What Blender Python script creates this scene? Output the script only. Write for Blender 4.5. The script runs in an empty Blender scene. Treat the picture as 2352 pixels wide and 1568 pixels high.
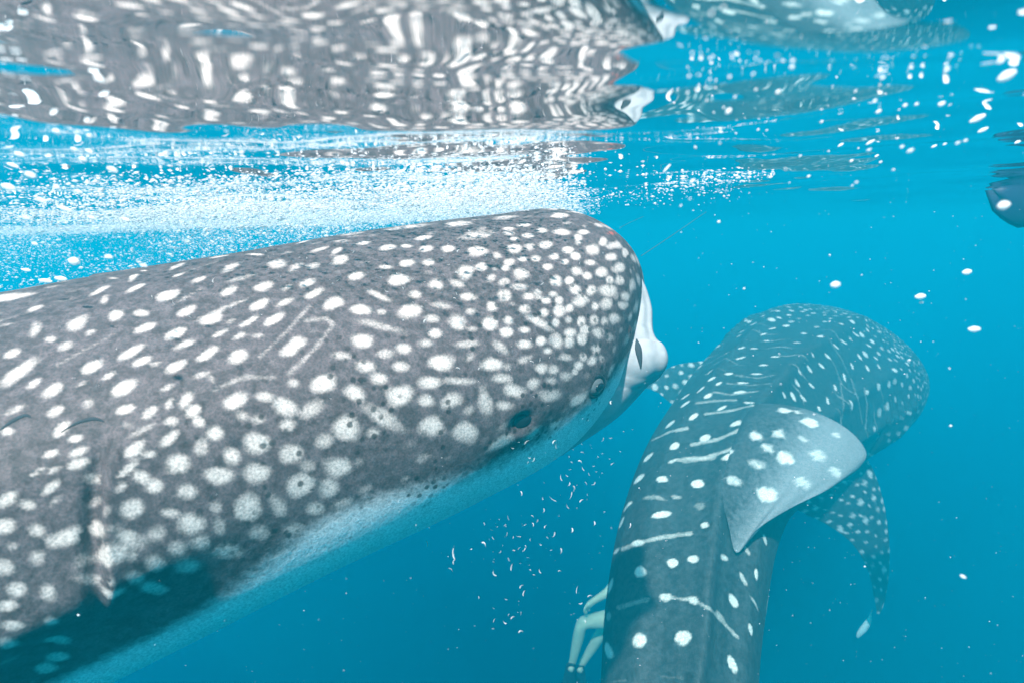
import bpy, bmesh, math, random
import numpy as np
from mathutils import Vector, Matrix
from mathutils.bvhtree import BVHTree

rng = np.random.default_rng(7)
random.seed(7)
SC = bpy.context.scene
COL = SC.collection

# ---------------------------------------------------------------- camera, light, exposure
PITCH, ROLL, FP = math.radians(10.8), math.radians(2.0), 1307.0
F = np.array([0, math.cos(PITCH), -math.sin(PITCH)])
R0 = np.array([1.0, 0, 0])
U0 = np.array([0, math.sin(PITCH), math.cos(PITCH)])
R = math.cos(ROLL) * R0 - math.sin(ROLL) * U0
U = math.cos(ROLL) * U0 + math.sin(ROLL) * R0
SURF = 0.088                      # height of the water surface above the lens (m)

cam_d = bpy.data.cameras.new("camera")
cam = bpy.data.objects.new("camera", cam_d)
COL.objects.link(cam)
M3 = Matrix((R, U, -F)).transposed()
cam.matrix_world = M3.to_4x4()
cam_d.sensor_width = 36.0
cam_d.lens = FP / 2352.0 * 36.0
cam_d.clip_start = 0.01
cam_d.clip_end = 400.0
cam_d.dof.use_dof = True
cam_d.dof.focus_distance = 1.15
cam_d.dof.aperture_fstop = 5.0
SC.camera = cam

SUN_EL, SUN_AZ = math.radians(54.5), math.radians(194.0)   # azimuth clockwise from +Y: behind the lens, a little to its left
world = bpy.data.worlds.new("World")
SC.world = world
world.use_nodes = True
wn = world.node_tree.nodes
bg = wn["Background"]
sky = wn.new("ShaderNodeTexSky")
sky.sky_type = 'NISHITA'
sky.sun_disc = False
sky.sun_elevation = SUN_EL
sky.sun_rotation = SUN_AZ
world.node_tree.links.new(sky.outputs[0], bg.inputs[0])
bg.inputs[1].default_value = 0.15
sun_d = bpy.data.lights.new("sun", 'SUN')
sun_d.energy = 5.0
sun_d.angle = math.radians(1.5)
sun_d.color = (1.0, 0.95, 0.88)
sun = bpy.data.objects.new("sun", sun_d)
COL.objects.link(sun)
to_sun = Vector((math.sin(SUN_AZ) * math.cos(SUN_EL), math.cos(SUN_AZ) * math.cos(SUN_EL), math.sin(SUN_EL)))
sun.rotation_euler = to_sun.to_track_quat('Z', 'Y').to_euler()
SC.view_settings.view_transform = 'Standard'
SC.view_settings.look = 'None'
SC.view_settings.exposure = 1.58
SC.view_settings.gamma = 1.0
SC.view_settings.use_curve_mapping = False
SC.render.engine = 'CYCLES'
cy = SC.cycles
cy.use_denoising = True
cy.max_bounces = 14
cy.volume_bounces = 1
cy.diffuse_bounces = 3
cy.glossy_bounces = 4
cy.transparent_max_bounces = 16
cy.caustics_reflective = False
cy.caustics_refractive = False
cy.sample_clamp_indirect = 4.0
cy.use_adaptive_sampling = False


# ---------------------------------------------------------------- helpers
def at(x, y, d):
    """point seen at pixel (x, y) of a 2352-wide picture, d metres along the view axis"""
    return d * (F + (x - 1176) / FP * R + (784 - y) / FP * U)


def proj(P):
    P = np.asarray(P)
    f = P @ F
    return np.stack([1176 + FP * (P @ R) / f, 784 - FP * (P @ U) / f], -1)


def link(o, parent=None):
    COL.objects.link(o)
    if parent is not None:
        o.parent = parent
    return o


def tag(o, label=None, cat=None, group=None, kind=None):
    for k, v in (("label", label), ("category", cat), ("group", group), ("kind", kind)):
        if v:
            o[k] = v
    return o


def mesh_np(name, verts, quads, mat, parent=None, smooth=True, attrs=None):
    me = bpy.data.meshes.new(name)
    verts = np.asarray(verts, np.float32)
    quads = np.asarray(quads, np.int32)
    k = quads.shape[1]
    me.vertices.add(len(verts))
    me.vertices.foreach_set("co", verts.ravel())
    me.loops.add(quads.size)
    me.loops.foreach_set("vertex_index", quads.ravel())
    me.polygons.add(len(quads))
    me.polygons.foreach_set("loop_start", np.arange(0, quads.size, k, dtype=np.int32))
    if smooth:
        me.polygons.foreach_set("use_smooth", np.ones(len(quads), dtype=bool))
    me.update(calc_edges=True)
    me.validate()
    if attrs:
        for an, arr in attrs.items():
            a = me.attributes.new(an, 'FLOAT_COLOR', 'POINT')
            a.data.foreach_set("color", np.asarray(arr, np.float32).ravel())
    if mat:
        me.materials.append(mat)
    o = bpy.data.objects.new(name, me)
    return link(o, parent)


def grid_quads(n, m, wrap=True, off=0):
    i = np.arange(n - 1)[:, None]
    j = np.arange(m if wrap else m - 1)[None, :]
    j2 = (j + 1) % m
    q = np.stack([i * m + j, i * m + j2, (i + 1) * m + j2, (i + 1) * m + j], -1)
    return q.reshape(-1, 4) + off


def catmull(P, u):
    P = np.asarray(P, float)
    if P.ndim == 1:
        P = P[:, None]
    n = len(P)
    i = np.clip(np.asarray(u).astype(int), 0, n - 2)
    t = (u - i)[:, None]
    p = lambda j: P[np.clip(j, 0, n - 1)]
    a, b, c, d = p(i - 1), p(i), p(i + 1), p(i + 2)
    return .5 * (2 * b + (c - a) * t + (2 * a - 5 * b + 4 * c - d) * t * t + (3 * b - a - 3 * c + d) * t ** 3)


def interp(sk, vk, s):
    sk = np.asarray(sk, float)
    vk = np.asarray(vk, float)
    m = np.gradient(vk, sk)
    i = np.clip(np.searchsorted(sk, s) - 1, 0, len(sk) - 2)
    h = sk[i + 1] - sk[i]
    t = (s - sk[i]) / h
    return (2*t**3-3*t**2+1)*vk[i]+(t**3-2*t**2+t)*h*m[i]+(-2*t**3+3*t**2)*vk[i+1]+(t**3-t**2)*h*m[i+1]


def sstep(a, b, x):
    t = np.clip((x - a) / (b - a), 0, 1)
    return t * t * (3 - 2 * t)


def noise3(P, f, seed=0):
    g = np.random.default_rng(seed)
    out = np.zeros(len(P))
    for k in range(7):
        d = g.normal(size=3)
        d /= np.linalg.norm(d)
        out += np.sin(P @ d * f * g.uniform(.6, 1.6) + g.uniform(0, 6.28) + 1.3 * np.sin(P @ np.roll(d, 1) * f * .7))
    return out / 3.0


# ---------------------------------------------------------------- materials
class Mat:
    def __init__(s, name):
        s.m = bpy.data.materials.new(name)
        s.m.use_nodes = True
        s.t = s.m.node_tree
        s.t.nodes.clear()
        s.out = s.n("ShaderNodeOutputMaterial")

    def n(s, typ, **kw):
        nd = s.t.nodes.new(typ)
        for k, v in kw.items():
            setattr(nd, k, v)
        return nd

    def l(s, a, b):
        s.t.links.new(a, b)

    def mix(s, fac, a, b, mode='MIX'):
        nd = s.n("ShaderNodeMix", data_type='RGBA', blend_type=mode)
        for k, v in ((0, fac), (6, a), (7, b)):
            if hasattr(v, "links") or hasattr(v, "is_linked"):
                s.l(v, nd.inputs[k])
            else:
                nd.inputs[k].default_value = v if k == 0 else (tuple(v) + (1,))[:4]
        return nd.outputs[2]

    def math(s, op, a, b=0.0, c=None, clamp=False):
        nd = s.n("ShaderNodeMath", operation=op, use_clamp=clamp)
        for k, v in enumerate((a, b) if c is None else (a, b, c)):
            if hasattr(v, "is_linked"):
                s.l(v, nd.inputs[k])
            else:
                nd.inputs[k].default_value = v
        return nd.outputs[0]

    def ramp(s, v, lo, hi):
        nd = s.n("ShaderNodeMapRange")
        nd.interpolation_type = 'SMOOTHSTEP'
        s.l(v, nd.inputs[0])
        nd.inputs[1].default_value = lo
        nd.inputs[2].default_value = hi
        return nd.outputs[0]


def plain(name, col, rough=.6, spec=.3, trans=0.0, grain=0.0):
    m = Mat(name)
    b = m.n("ShaderNodeBsdfPrincipled")
    b.inputs["Base Color"].default_value = tuple(col) + (1,)
    b.inputs["Roughness"].default_value = rough
    b.inputs["Specular IOR Level"].default_value = spec
    if grain:
        tc = m.n("ShaderNodeTexCoord")
        no = m.n("ShaderNodeTexNoise")
        no.inputs["Scale"].default_value = grain
        no.inputs["Detail"].default_value = 4
        m.l(tc.outputs["Object"], no.inputs["Vector"])
        c = m.mix(no.outputs[0], [x * .75 for x in col], [min(1, x * 1.25) for x in col])
        m.l(c, b.inputs["Base Color"])
    if trans:
        tr = m.n("ShaderNodeBsdfTranslucent")
        tr.inputs[0].default_value = tuple(col) + (1,)
        mx = m.n("ShaderNodeMixShader")
        mx.inputs[0].default_value = trans
        m.l(b.outputs[0], mx.inputs[1])
        m.l(tr.outputs[0], mx.inputs[2])
        m.l(mx.outputs[0], m.out.inputs[0])
    else:
        m.l(b.outputs[0], m.out.inputs[0])
    return m.m


def skin_material(name, grey, spot, belly, f):
    """whale shark hide: attribute 'pattern' holds R spot, G white belly, B red graze, A dark freckles"""
    m = Mat(name)
    at_ = m.n("ShaderNodeAttribute", attribute_name="pattern")
    sep = m.n("ShaderNodeSeparateColor")
    m.l(at_.outputs["Color"], sep.inputs[0])
    tc = m.n("ShaderNodeTexCoord")

    def noise(scale, det=3, rough=.6):
        nd = m.n("ShaderNodeTexNoise")
        nd.inputs["Scale"].default_value = scale * f
        nd.inputs["Detail"].default_value = det
        nd.inputs["Roughness"].default_value = rough
        m.l(tc.outputs["Object"], nd.inputs["Vector"])
        return nd.outputs[0]
    n_fine, n_mid, n_big = noise(330, 2, .7), noise(75, 4), noise(9, 3)
    base = m.mix(m.ramp(n_mid, .35, .65), [c * .66 for c in grey], [c * 1.3 for c in grey])
    base = m.mix(m.math('MULTIPLY', m.ramp(n_big, .4, .7), .35), base, [grey[0] * 1.25, grey[1] * 1.2, grey[2] * 1.22])
    # belly
    bel = m.mix(m.ramp(n_mid, .3, .7), [c * .9 for c in belly], belly)
    edge = m.math('ADD', sep.outputs[1], m.math('MULTIPLY', m.math('SUBTRACT', n_mid, .5), .28))
    base = m.mix(m.ramp(edge, .25, .75), base, bel)
    # spots with a frayed rim
    s = m.math('ADD', sep.outputs[0], m.math('MULTIPLY', m.math('SUBTRACT', n_mid, .5), .36))
    s = m.math('ADD', s, m.math('MULTIPLY', m.math('SUBTRACT', n_fine, .5), .12))
    sfac = m.math('MULTIPLY', m.ramp(s, .08, .95), m.math('MINIMUM', m.math('MULTIPLY', sep.outputs[0], 3.0), 1.0))
    base = m.mix(sfac, base, spot)
    # dark freckles
    vo = m.n("ShaderNodeTexVoronoi", feature='F1')
    vo.inputs["Scale"].default_value = 85 * f
    vo.inputs["Randomness"].default_value = 1.0
    m.l(tc.outputs["Object"], vo.inputs["Vector"])
    dot = m.math('SUBTRACT', 1.0, m.ramp(vo.outputs["Distance"], .26, .46))
    clus = m.ramp(noise(16, 2), .46, .58)
    sepv = m.n("ShaderNodeSeparateColor")
    m.l(vo.outputs["Color"], sepv.inputs[0])
    keep = m.math('GREATER_THAN', sepv.outputs[0], .5)
    fr = m.math('MULTIPLY', m.math('MULTIPLY', dot, clus), m.math('MULTIPLY', keep, at_.outputs["Alpha"]))
    base = m.mix(m.math('MULTIPLY', fr, .8), base, [c * .22 for c in grey])
    base = m.mix(m.math('MULTIPLY', sep.outputs[2], m.ramp(n_mid, .4, .6)), base, (.5, .1, .06))
    grain = m.mix(m.ramp(n_fine, .25, .75), (.64, .64, .64), (1.36, 1.36, 1.36))
    base = m.mix(1.0, base, grain, 'MULTIPLY')
    b = m.n("ShaderNodeBsdfPrincipled")
    m.l(base, b.inputs["Base Color"])
    b.inputs["Roughness"].default_value = .62
    b.inputs["Specular IOR Level"].default_value = .12
    bu = m.n("ShaderNodeBump")
    bu.inputs["Strength"].default_value = .35
    bu.inputs["Distance"].default_value = .0025 / f
    m.l(m.math('ADD', n_mid, m.math('MULTIPLY', n_fine, .5)), bu.inputs["Height"])
    m.l(bu.outputs[0], b.inputs["Normal"])
    m.l(b.outputs[0], m.out.inputs[0])
    return m.m


MS1 = skin_material("near_shark_skin", (.074, .058, .060), (.45, .385, .35), (.62, .62, .61), 1.0)
MS2 = skin_material("far_shark_skin", (.030, .040, .040), (.56, .56, .46), (.30, .32, .32), .55)
MS2F = skin_material("far_fin_skin", (.040, .050, .050), (.54, .54, .46), (.17, .19, .185), .8)
M_white = plain("white_lip_skin", (.31, .31, .315), .6, .1, grain=60)
M_black = plain("black_wet", (.006, .006, .008), .25, .5)
M_gill = plain("gill_shadow", (.03, .034, .04), .7, .1)
M_iris = plain("grey_iris", (.075, .08, .082), .3, .5, grain=180)
M_rim = plain("dark_eye_rim", (.012, .013, .015), .5, .3)
M_bubble = plain("white_fleck", (.88, .88, .87), .5, .3, trans=.5)
M_shrimp = plain("shrimp_shell", (.62, .6, .58), .4, .4, trans=.35)
M_foam = plain("foam", (.9, .9, .9), .7, .1, trans=.55)
M_line = plain("fishing_line", (.05, .07, .08), .5, .3)
M_person = plain("swimmer_skin", (.62, .64, .38), .6, .2, grain=15)
M_dark = plain("dark_rubber", (.012, .014, .018), .5, .3)
M_hull = plain("navy_hull", (.012, .016, .05), .5, .3, grain=8)
M_sand = plain("sand", (.35, .33, .28), .9, .1, grain=.6)
M_pale = plain("pale_blade", (.55, .62, .5), .5, .3, grain=30)
M_short = plain("swim_shorts", (.03, .05, .09), .7, .1, grain=20)

# ---------------------------------------------------------------- the sea: volume, surface, bed
hz = Mat("sea_water")
pv = hz.n("ShaderNodeVolumePrincipled")
pv.inputs["Color"].default_value = (.004, .55, .67, 1)
pv.inputs["Density"].default_value = .25
pv.inputs["Anisotropy"].default_value = .45
pv.inputs["Absorption Color"].default_value = (.01, .19, .75, 1)
hz.l(pv.outputs[0], hz.out.inputs[1])
X, Z0, Z1 = 70.0, -41.0, SURF + .6
bv = [(x, y, z) for z in (Z0, Z1) for y in (-X, X) for x in (-X, X)]
bq = [(0, 2, 3, 1), (4, 5, 7, 6), (0, 1, 5, 4), (2, 6, 7, 3), (0, 4, 6, 2), (1, 3, 7, 5)]
haze = mesh_np("haze", bv, bq, hz.m, smooth=False)
tag(haze, "blue sea water filling everything below the rippled surface", "water", kind="stuff")

sb = mesh_np("seabed", [(-68, -68, -39), (68, -68, -39), (68, 68, -39), (-68, 68, -39)], [(0, 1, 2, 3)], M_sand)
tag(sb, kind="structure")


def wave_height(x, y, cell):
    g = np.random.default_rng(21)
    z = np.zeros_like(x)
    #       wavelength, slope, direction of travel (deg from +y), spread
    for lam, slope, n in ((3.2, .008, 4), (1.5, .010, 5), (.8, .022, 6), (.42, .034, 7), (.24, .036, 7), (.14, .028, 7), (.085, .014, 6), (.05, .008, 6)):
        for k in range(n):
            l = lam * g.uniform(.78, 1.28)
            th = math.radians(g.normal(-8, 34))
            kx, ky = math.sin(th), math.cos(th)
            A = slope / math.sqrt(n) * 1.4 * l / 6.283
            fade = sstep(2.2, 5.0, l / cell)
            # gentle domain warp keeps crests short
            wx = x + .12 * l * np.sin(y * 2.1 / l + k * 1.7 + x * 1.3 / l)
            ph = 6.283 / l * (wx * kx + y * ky) + g.uniform(0, 6.283)
            z += fade * A * (np.sin(ph) + .18 * np.cos(2 * ph))
    return z


rr = [.03]
while rr[-1] < 67:
    rr.append(rr[-1] * 1.0125 + .0006)
rr = np.array(rr)
aa = np.concatenate([np.radians(np.linspace(-68, 68, 430)), np.radians(np.linspace(68, 292, 62))[1:-1]])
RR, AA = np.meshgrid(rr, aa, indexing='ij')
sx, sy = RR * np.sin(AA), RR * np.cos(AA)
da = np.where(np.abs(AA) <= math.radians(68.5), math.radians(136 / 429), math.radians(224 / 61))
cell = np.maximum(RR * .0125 + .0006, RR * da)
sz = SURF + wave_height(sx, sy, cell)
sv = np.stack([sx, sy, sz], -1).reshape(-1, 3)
sq = grid_quads(len(rr), len(aa), True)[:, ::-1]
sv = np.vstack([sv, [[0, 0, SURF + wave_height(np.zeros(1), np.zeros(1), np.full(1, .01))[0]]]])
ws = Mat("sea_surface")
fr = ws.n("ShaderNodeFresnel")
fr.inputs[0].default_value = 1.333
gl = ws.n("ShaderNodeBsdfGlossy")
gl.inputs["Roughness"].default_value = 0.0
gl.inputs["Color"].default_value = (.97, .97, .97, 1)
tr = ws.n("ShaderNodeBsdfTransparent")
mx = ws.n("ShaderNodeMixShader")
ws.l(fr.outputs[0], mx.inputs[0])
ws.l(tr.outputs[0], mx.inputs[1])
ws.l(gl.outputs[0], mx.inputs[2])
ws.l(mx.outputs[0], ws.out.inputs[0])
surf = mesh_np("water_surface", sv, sq, ws.m)
# close the pole
bm = bmesh.new()
bm.from_mesh(surf.data)
bm.verts.ensure_lookup_table()
nA, c = len(aa), bm.verts[len(sv) - 1]
for j in range(nA):
    f = bm.faces.new((bm.verts[(j + 1) % nA], bm.verts[j], c))
    f.smooth = True
bmesh.ops.recalc_face_normals(bm, faces=bm.faces[:])
if sum(f.normal.z for f in bm.faces[:2000]) < 0:
    bmesh.ops.reverse_faces(bm, faces=bm.faces[:])
bm.to_mesh(surf.data)
bm.free()
tag(surf, kind="structure")


# ---------------------------------------------------------------- shark bodies
class Spots:
    """ellipses on a hide: centre, two tangent axes (their lengths are the radii), normal, strength"""
    def __init__(s):
        s.items = []

    def add(s, P, a1, a2, n, w=1.0, ch=0):
        s.items.append((np.array(P), np.array(a1), np.array(a2), np.array(n), w, ch))

    def paint(s, V, Nn, pat, fray=.14, soft=(1.35, .55)):
        jit = noise3(V, 6.28 / .035, 3) * fray
        for P, a1, a2, n, w, ch in s.items:
            r = max(np.linalg.norm(a1), np.linalg.norm(a2)) * 1.6
            m = np.where((np.abs(V[:, 0] - P[0]) < r) & (np.abs(V[:, 1] - P[1]) < r) & (np.abs(V[:, 2] - P[2]) < r))[0]
            if not len(m):
                continue
            d = V[m] - P
            ok = Nn[m] @ n > -.1
            g11, g22, g12 = a1 @ a1, a2 @ a2, a1 @ a2
            det = max(g11 * g22 - g12 * g12, 1e-14)
            b1, b2 = d @ a1, d @ a2
            x = (g22 * b1 - g12 * b2) / det
            y = (g11 * b2 - g12 * b1) / det
            rho = np.sqrt(x * x + y * y) + jit[m]
            val = w * sstep(soft[0], soft[1], rho) * ok
            pat[m, ch] = np.maximum(pat[m, ch], val)


class Body:
    """lofted body on a grid: rows along the spine from the snout, columns round the section"""
    def make(s, C, L, D, H, a, bt, bb, S, Nv, expo=2.0, disp=None):
        v = np.linspace(0, 2 * np.pi, Nv, endpoint=False)
        c, sn = np.cos(v), np.sin(v)
        e = 2 / expo
        Xv = np.sign(c) * np.abs(c) ** e
        Yv = np.sign(sn) * np.abs(sn) ** e
        hh = np.where(Yv[None] > 0, bt[:, None], bb[:, None])
        P = C[:, None] + (a[:, None] * Xv[None])[..., None] * L[:, None] + (hh * Yv[None])[..., None] * D[:, None]
        s.S, s.v, s.n, s.m = S, v, len(S), Nv
        s.P = P
        s.normals()
        if disp is not None:
            s.P = s.P + disp(s.S[:, None], v[None, :])[..., None] * s.N
            s.normals()
        s.C, s.L, s.D, s.H, s.a = C, L, D, H, a
        return s

    def normals(s):
        du = np.gradient(s.P, axis=0)
        dv = np.roll(s.P, -1, 1) - np.roll(s.P, 1, 1)
        N = np.cross(du, dv)
        N /= np.linalg.norm(N, axis=2)[..., None] + 1e-12
        cen = s.P.mean(1, keepdims=True)
        sign = np.sign((N * (s.P - cen)).sum(2).mean())
        s.N = N * sign

    def quads(s):
        return grid_quads(s.n, s.m, True)

    def bvh(s):
        V = s.P.reshape(-1, 3)
        s.tree = BVHTree.FromPolygons([Vector(p) for p in V], [tuple(q) for q in s.quads()[::1]])
        return s.tree

    def hit(s, x, y):
        d = at(x, y, 1.0)
        loc, n, i, dist = s.tree.ray_cast(Vector((0, 0, 0)), Vector(d).normalized())
        if loc is None:
            return None
        n = np.array(n)
        if n @ d > 0:
            n = -n
        q = s.quads_cache[i][0]
        return np.array(loc), n, s.S[q // s.m], s.v[q % s.m]

    def image_spot(s, sp, x, y, rx, ry, ang=0., w=1., ch=0):
        h = s.hit(x, y)
        if h is None:
            return None
        P, n = h[0], h[1]
        t = math.radians(ang)
        # unproject both image axes on to the tangent plane, limiting the stretch where the hide is seen edge-on
        out = []
        for (ux, uy, rad) in ((math.cos(t), math.sin(t), rx), (-math.sin(t), math.cos(t), ry)):
            d = at(x + ux * rad, y + uy * rad, 1.0)
            den = d @ n
            q = d * ((P @ n) / den) if abs(den) > 1e-6 else P
            e = q - P
            ln = np.linalg.norm(e)
            cap = rad / FP * (P @ F) * 2.0
            if ln > cap:
                e *= cap / ln
            out.append(e)
        sp.add(P, out[0], out[1], n, w, ch)
        return P


def finish_body(b, name, mat, parent, pat, cap_front=True):
    V = b.P.reshape(-1, 3)
    q = b.quads()
    o = mesh_np(name, V, q, mat, parent, attrs={"pattern": pat})
    bm = bmesh.new()
    bm.from_mesh(o.data)
    bm.verts.ensure_lookup_table()
    for row in (0, b.n - 1):
        f = bm.faces.new([bm.verts[row * b.m + j] for j in range(b.m)])
        f.smooth = True
    bmesh.ops.recalc_face_normals(bm, faces=bm.faces[:])
    bm.to_mesh(o.data)
    bm.free()
    return o


def fin_mesh(name, LE, TE, thick, mat, parent, origin, spots=None, pat_fn=None, nt=60, nc=44, dots=None, belly=0.0):
    """thin foil between a leading and a trailing edge (lists of 3D points, root to tip), rounded edges"""
    u = np.linspace(0, 1, nt)
    le = catmull(LE, u * (len(LE) - 1))
    te = catmull(TE, u * (len(TE) - 1))
    c = (1 - np.cos(np.linspace(0, np.pi, nc))) / 2
    mid = le[:, None] * (1 - c)[None, :, None] + te[:, None] * c[None, :, None]
    du = np.gradient(mid, axis=0)
    dc = np.gradient(mid, axis=1)
    N = np.cross(du, dc)
    N /= np.linalg.norm(N, axis=2)[..., None] + 1e-9
    nm = N[: nt // 2].mean((0, 1))
    nm /= np.linalg.norm(nm)
    N = N * .3 + nm * .7
    N /= np.linalg.norm(N, axis=2)[..., None]
    prof = 2.6 * (np.sqrt(np.clip(c, 0, 1)) * (1 - c) ** .9) * .5 + .05 * np.sin(np.pi * c)
    tt = thick * (1 - u) ** .7 + thick * .08
    off = tt[:, None] * prof[None] * .5
    top = mid + N * off[..., None]
    bot = mid - N * off[..., None]
    ring = np.concatenate([top, bot[:, -2:0:-1]], 1)
    m = ring.shape[1]
    V = ring.reshape(-1, 3)
    q = grid_quads(nt, m, True)
    Nn = np.concatenate([N, -N[:, -2:0:-1]], 1).reshape(-1, 3)
    pat = np.zeros((len(V), 4))
    pat[:, 1] = belly
    sp = Spots()
    if dots:
        g = np.random.default_rng(dots["seed"])
        pts = []
        tries = 0
        while len(pts) < dots["n"] and tries < 6000:
            tries += 1
            i, j = g.integers(2, nt - 1), g.integers(2, nc - 2)
            P = mid[i, j]
            if all(np.linalg.norm(P - x) > dots["gap"] for x in pts):
                pts.append(P)
                r = dots["r"] * g.uniform(.6, 1.3)
                a1 = du[i, j] / np.linalg.norm(du[i, j])
                a2 = np.cross(N[i, j], a1)
                w = g.uniform(.55, 1)
                sp.add(P, a1 * r * 1.15, a2 * r, N[i, j], w)
                sp.add(P, a1 * r * 1.15, a2 * r, -N[i, j], w)
        sp.paint(V, Nn, pat)
    if spots is not None:
        spots(V, Nn, pat, mid, N)
    o = mesh_np(name, V - origin, q, mat, parent, attrs={"pattern": pat})
    bm = bmesh.new()
    bm.from_mesh(o.data)
    bm.verts.ensure_lookup_table()
    for row in (0, nt - 1):
        try:
            bm.faces.new([bm.verts[row * m + j] for j in range(m)])
        except ValueError:
            pass
    bmesh.ops.recalc_face_normals(bm, faces=bm.faces[:])
    for f in bm.faces:
        f.smooth = True
    bm.to_mesh(o.data)
    bm.free()
    return o


def ellipsoid(name, axes, center, mat, parent, nu=24, nv=14):
    """axes: 3 vectors"""
    th = np.linspace(0, np.pi, nv)
    ph = np.linspace(0, 2 * np.pi, nu, endpoint=False)
    T, Ph = np.meshgrid(th, ph, indexing='ij')
    p = np.stack([np.sin(T) * np.cos(Ph), np.sin(T) * np.sin(Ph), np.cos(T)], -1)
    V = center + p @ np.array(axes)
    return mesh_np(name, V.reshape(-1, 3), grid_quads(nv, nu, True), mat, parent)


# ---------------------------------------------------------------- marks read off the animals (crop pixels: x, y, radius, radius, angle, strength)
K5 = .35156
CROP5 = (850 * .91875, 500 * .91875)
CROP4 = (0, 550 * .91875)
CROP7 = (0, 1107 * .91875)
CROP6 = (1560 * .91875, 650 * .91875)
CROPF = (1500 * .91875, 1107 * .91875)
S5 = """155 283 45 14 -10;315 310 50 20 -10;430 300 40 12 0;550 250 50 18 -5;565 318 45 20 -5;95 500 60 25 -20;300 437 45 14 0;435 408 45 20 -10;580 410 38 22 0;700 320 40 22 0;895 335 55 32 0;1025 365 30 24 0;1140 320 45 28 0;1240 305 35 28 0 .7;1345 295 40 25 0;1230 235 35 15 0;1140 255 30 14 0;1095 218 35 14 0;1100 188 38 14 0;1205 165 50 12 0;1325 200 35 18 0;1450 207 50 20 0;1590 210 35 15 0;1555 255 25 30 0;1490 325 30 20 0;1650 325 45 35 0;1720 270 25 25 0;1800 295 40 25 0;1865 345 30 28 0;1780 370 35 25 0;1830 440 40 30 0;1540 368 28 22 0;1470 405 25 18 0;1400 370 30 20 0;1280 385 35 22 0;1195 385 28 16 0;1105 408 35 20 0;925 437 32 25 0;815 465 50 40 0;1180 485 45 35 0;1080 445 25 18 0;1360 435 30 20 0;1545 465 40 32 0;1715 475 35 30 0;1760 522 26 26 0;1830 527 28 28 0;1610 495 30 25 0;1500 525 28 25 0;1415 525 35 35 0;385 515 60 35 -10;630 555 50 45 0 .75;760 545 60 25 20 .6;985 515 35 25 -35 .7;1070 535 40 22 -20 .7;1180 570 60 22 0 .65;1640 410 40 20 0;240 620 90 22 25 .7;490 617 45 25 0;835 635 50 28 0 .8;1075 625 45 38 0;1225 630 38 25 0;1390 615 28 20 0 .8;1640 590 32 32 0;1540 580 35 30 0;1750 590 55 35 0;1865 630 32 28 0;135 720 60 30 -8;275 730 30 18 0 .6;445 735 70 42 -5;660 690 60 22 5 .6;855 725 40 25 0 .7;990 697 30 28 0;1200 710 45 28 0 .8;1345 660 28 22 0;1430 660 25 25 0;1575 665 45 35 0;1665 697 24 26 0;1740 680 40 35 0;1500 705 25 25 0;1430 725 35 38 0;1335 735 30 30 0;1850 690 35 25 0;600 775 45 28 0 .7;770 800 55 45 0;980 805 48 40 0;1100 780 35 28 0;1300 805 95 32 30 .8;1410 800 25 25 0;1495 785 28 25 0;1575 795 25 28 0;1660 785 30 35 0;1730 795 25 28 0;1800 775 35 35 0;265 820 180 28 12 .55;145 920 75 40 0;620 875 45 30 0 .75;860 840 40 20 0 .6;1090 865 38 28 0;1210 850 38 25 0;1310 915 32 30 0;1410 920 40 45 0;1500 930 30 35 0;1585 905 30 35 0;1690 865 32 38 0;1500 865 35 28 0;1600 850 28 28 0;1670 970 35 35 0 .8;825 940 85 25 -3 .6;560 935 50 32 0 .6;415 970 45 32 0 .75;1210 940 50 35 0;1050 960 75 28 40 .6;1360 985 30 25 0;300 1005 60 30 0 .6;655 1055 72 48 0;160 1085 65 40 0 .8;400 1085 55 38 0 .75;990 1070 62 40 0;850 1025 45 30 -40 .5;1215 1035 65 25 -25 .6;1475 1025 50 25 0 .7;1590 1020 28 28 0;1650 1045 28 32 0;1710 1030 20 25 0 .7;1310 1095 45 35 0;1395 1110 35 30 0 .8;1555 1080 30 30 0;1090 1085 30 25 0 .5;260 1165 55 38 0 .8;585 1185 68 38 0 .85;770 1180 95 28 2 .7;1050 1165 60 32 0 .8;1265 1190 45 38 0 .75;1380 1180 40 28 0 .6;1475 1145 45 35 0 .7;1535 1120 20 20 0;90 1250 65 55 0;380 1275 82 68 0;560 1310 52 38 0 .8;740 1305 68 50 0;1140 1245 65 42 0;1370 1270 70 42 0 .75;950 1330 100 45 82 .7;1080 1345 60 35 0 .7;840 1370 40 30 0 .6;290 1425 140 50 30 .7;605 1480 75 60 0 .9;820 1520 75 55 0 .9;60 1490 80 75 0;210 1520 50 35 0 .6;1770 900 30 30 0 .5;1300 640 25 18 0 .6;1010 450 20 14 0 .5;1290 600 30 20 0 .7;1130 680 26 18 0 .5"""
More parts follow.
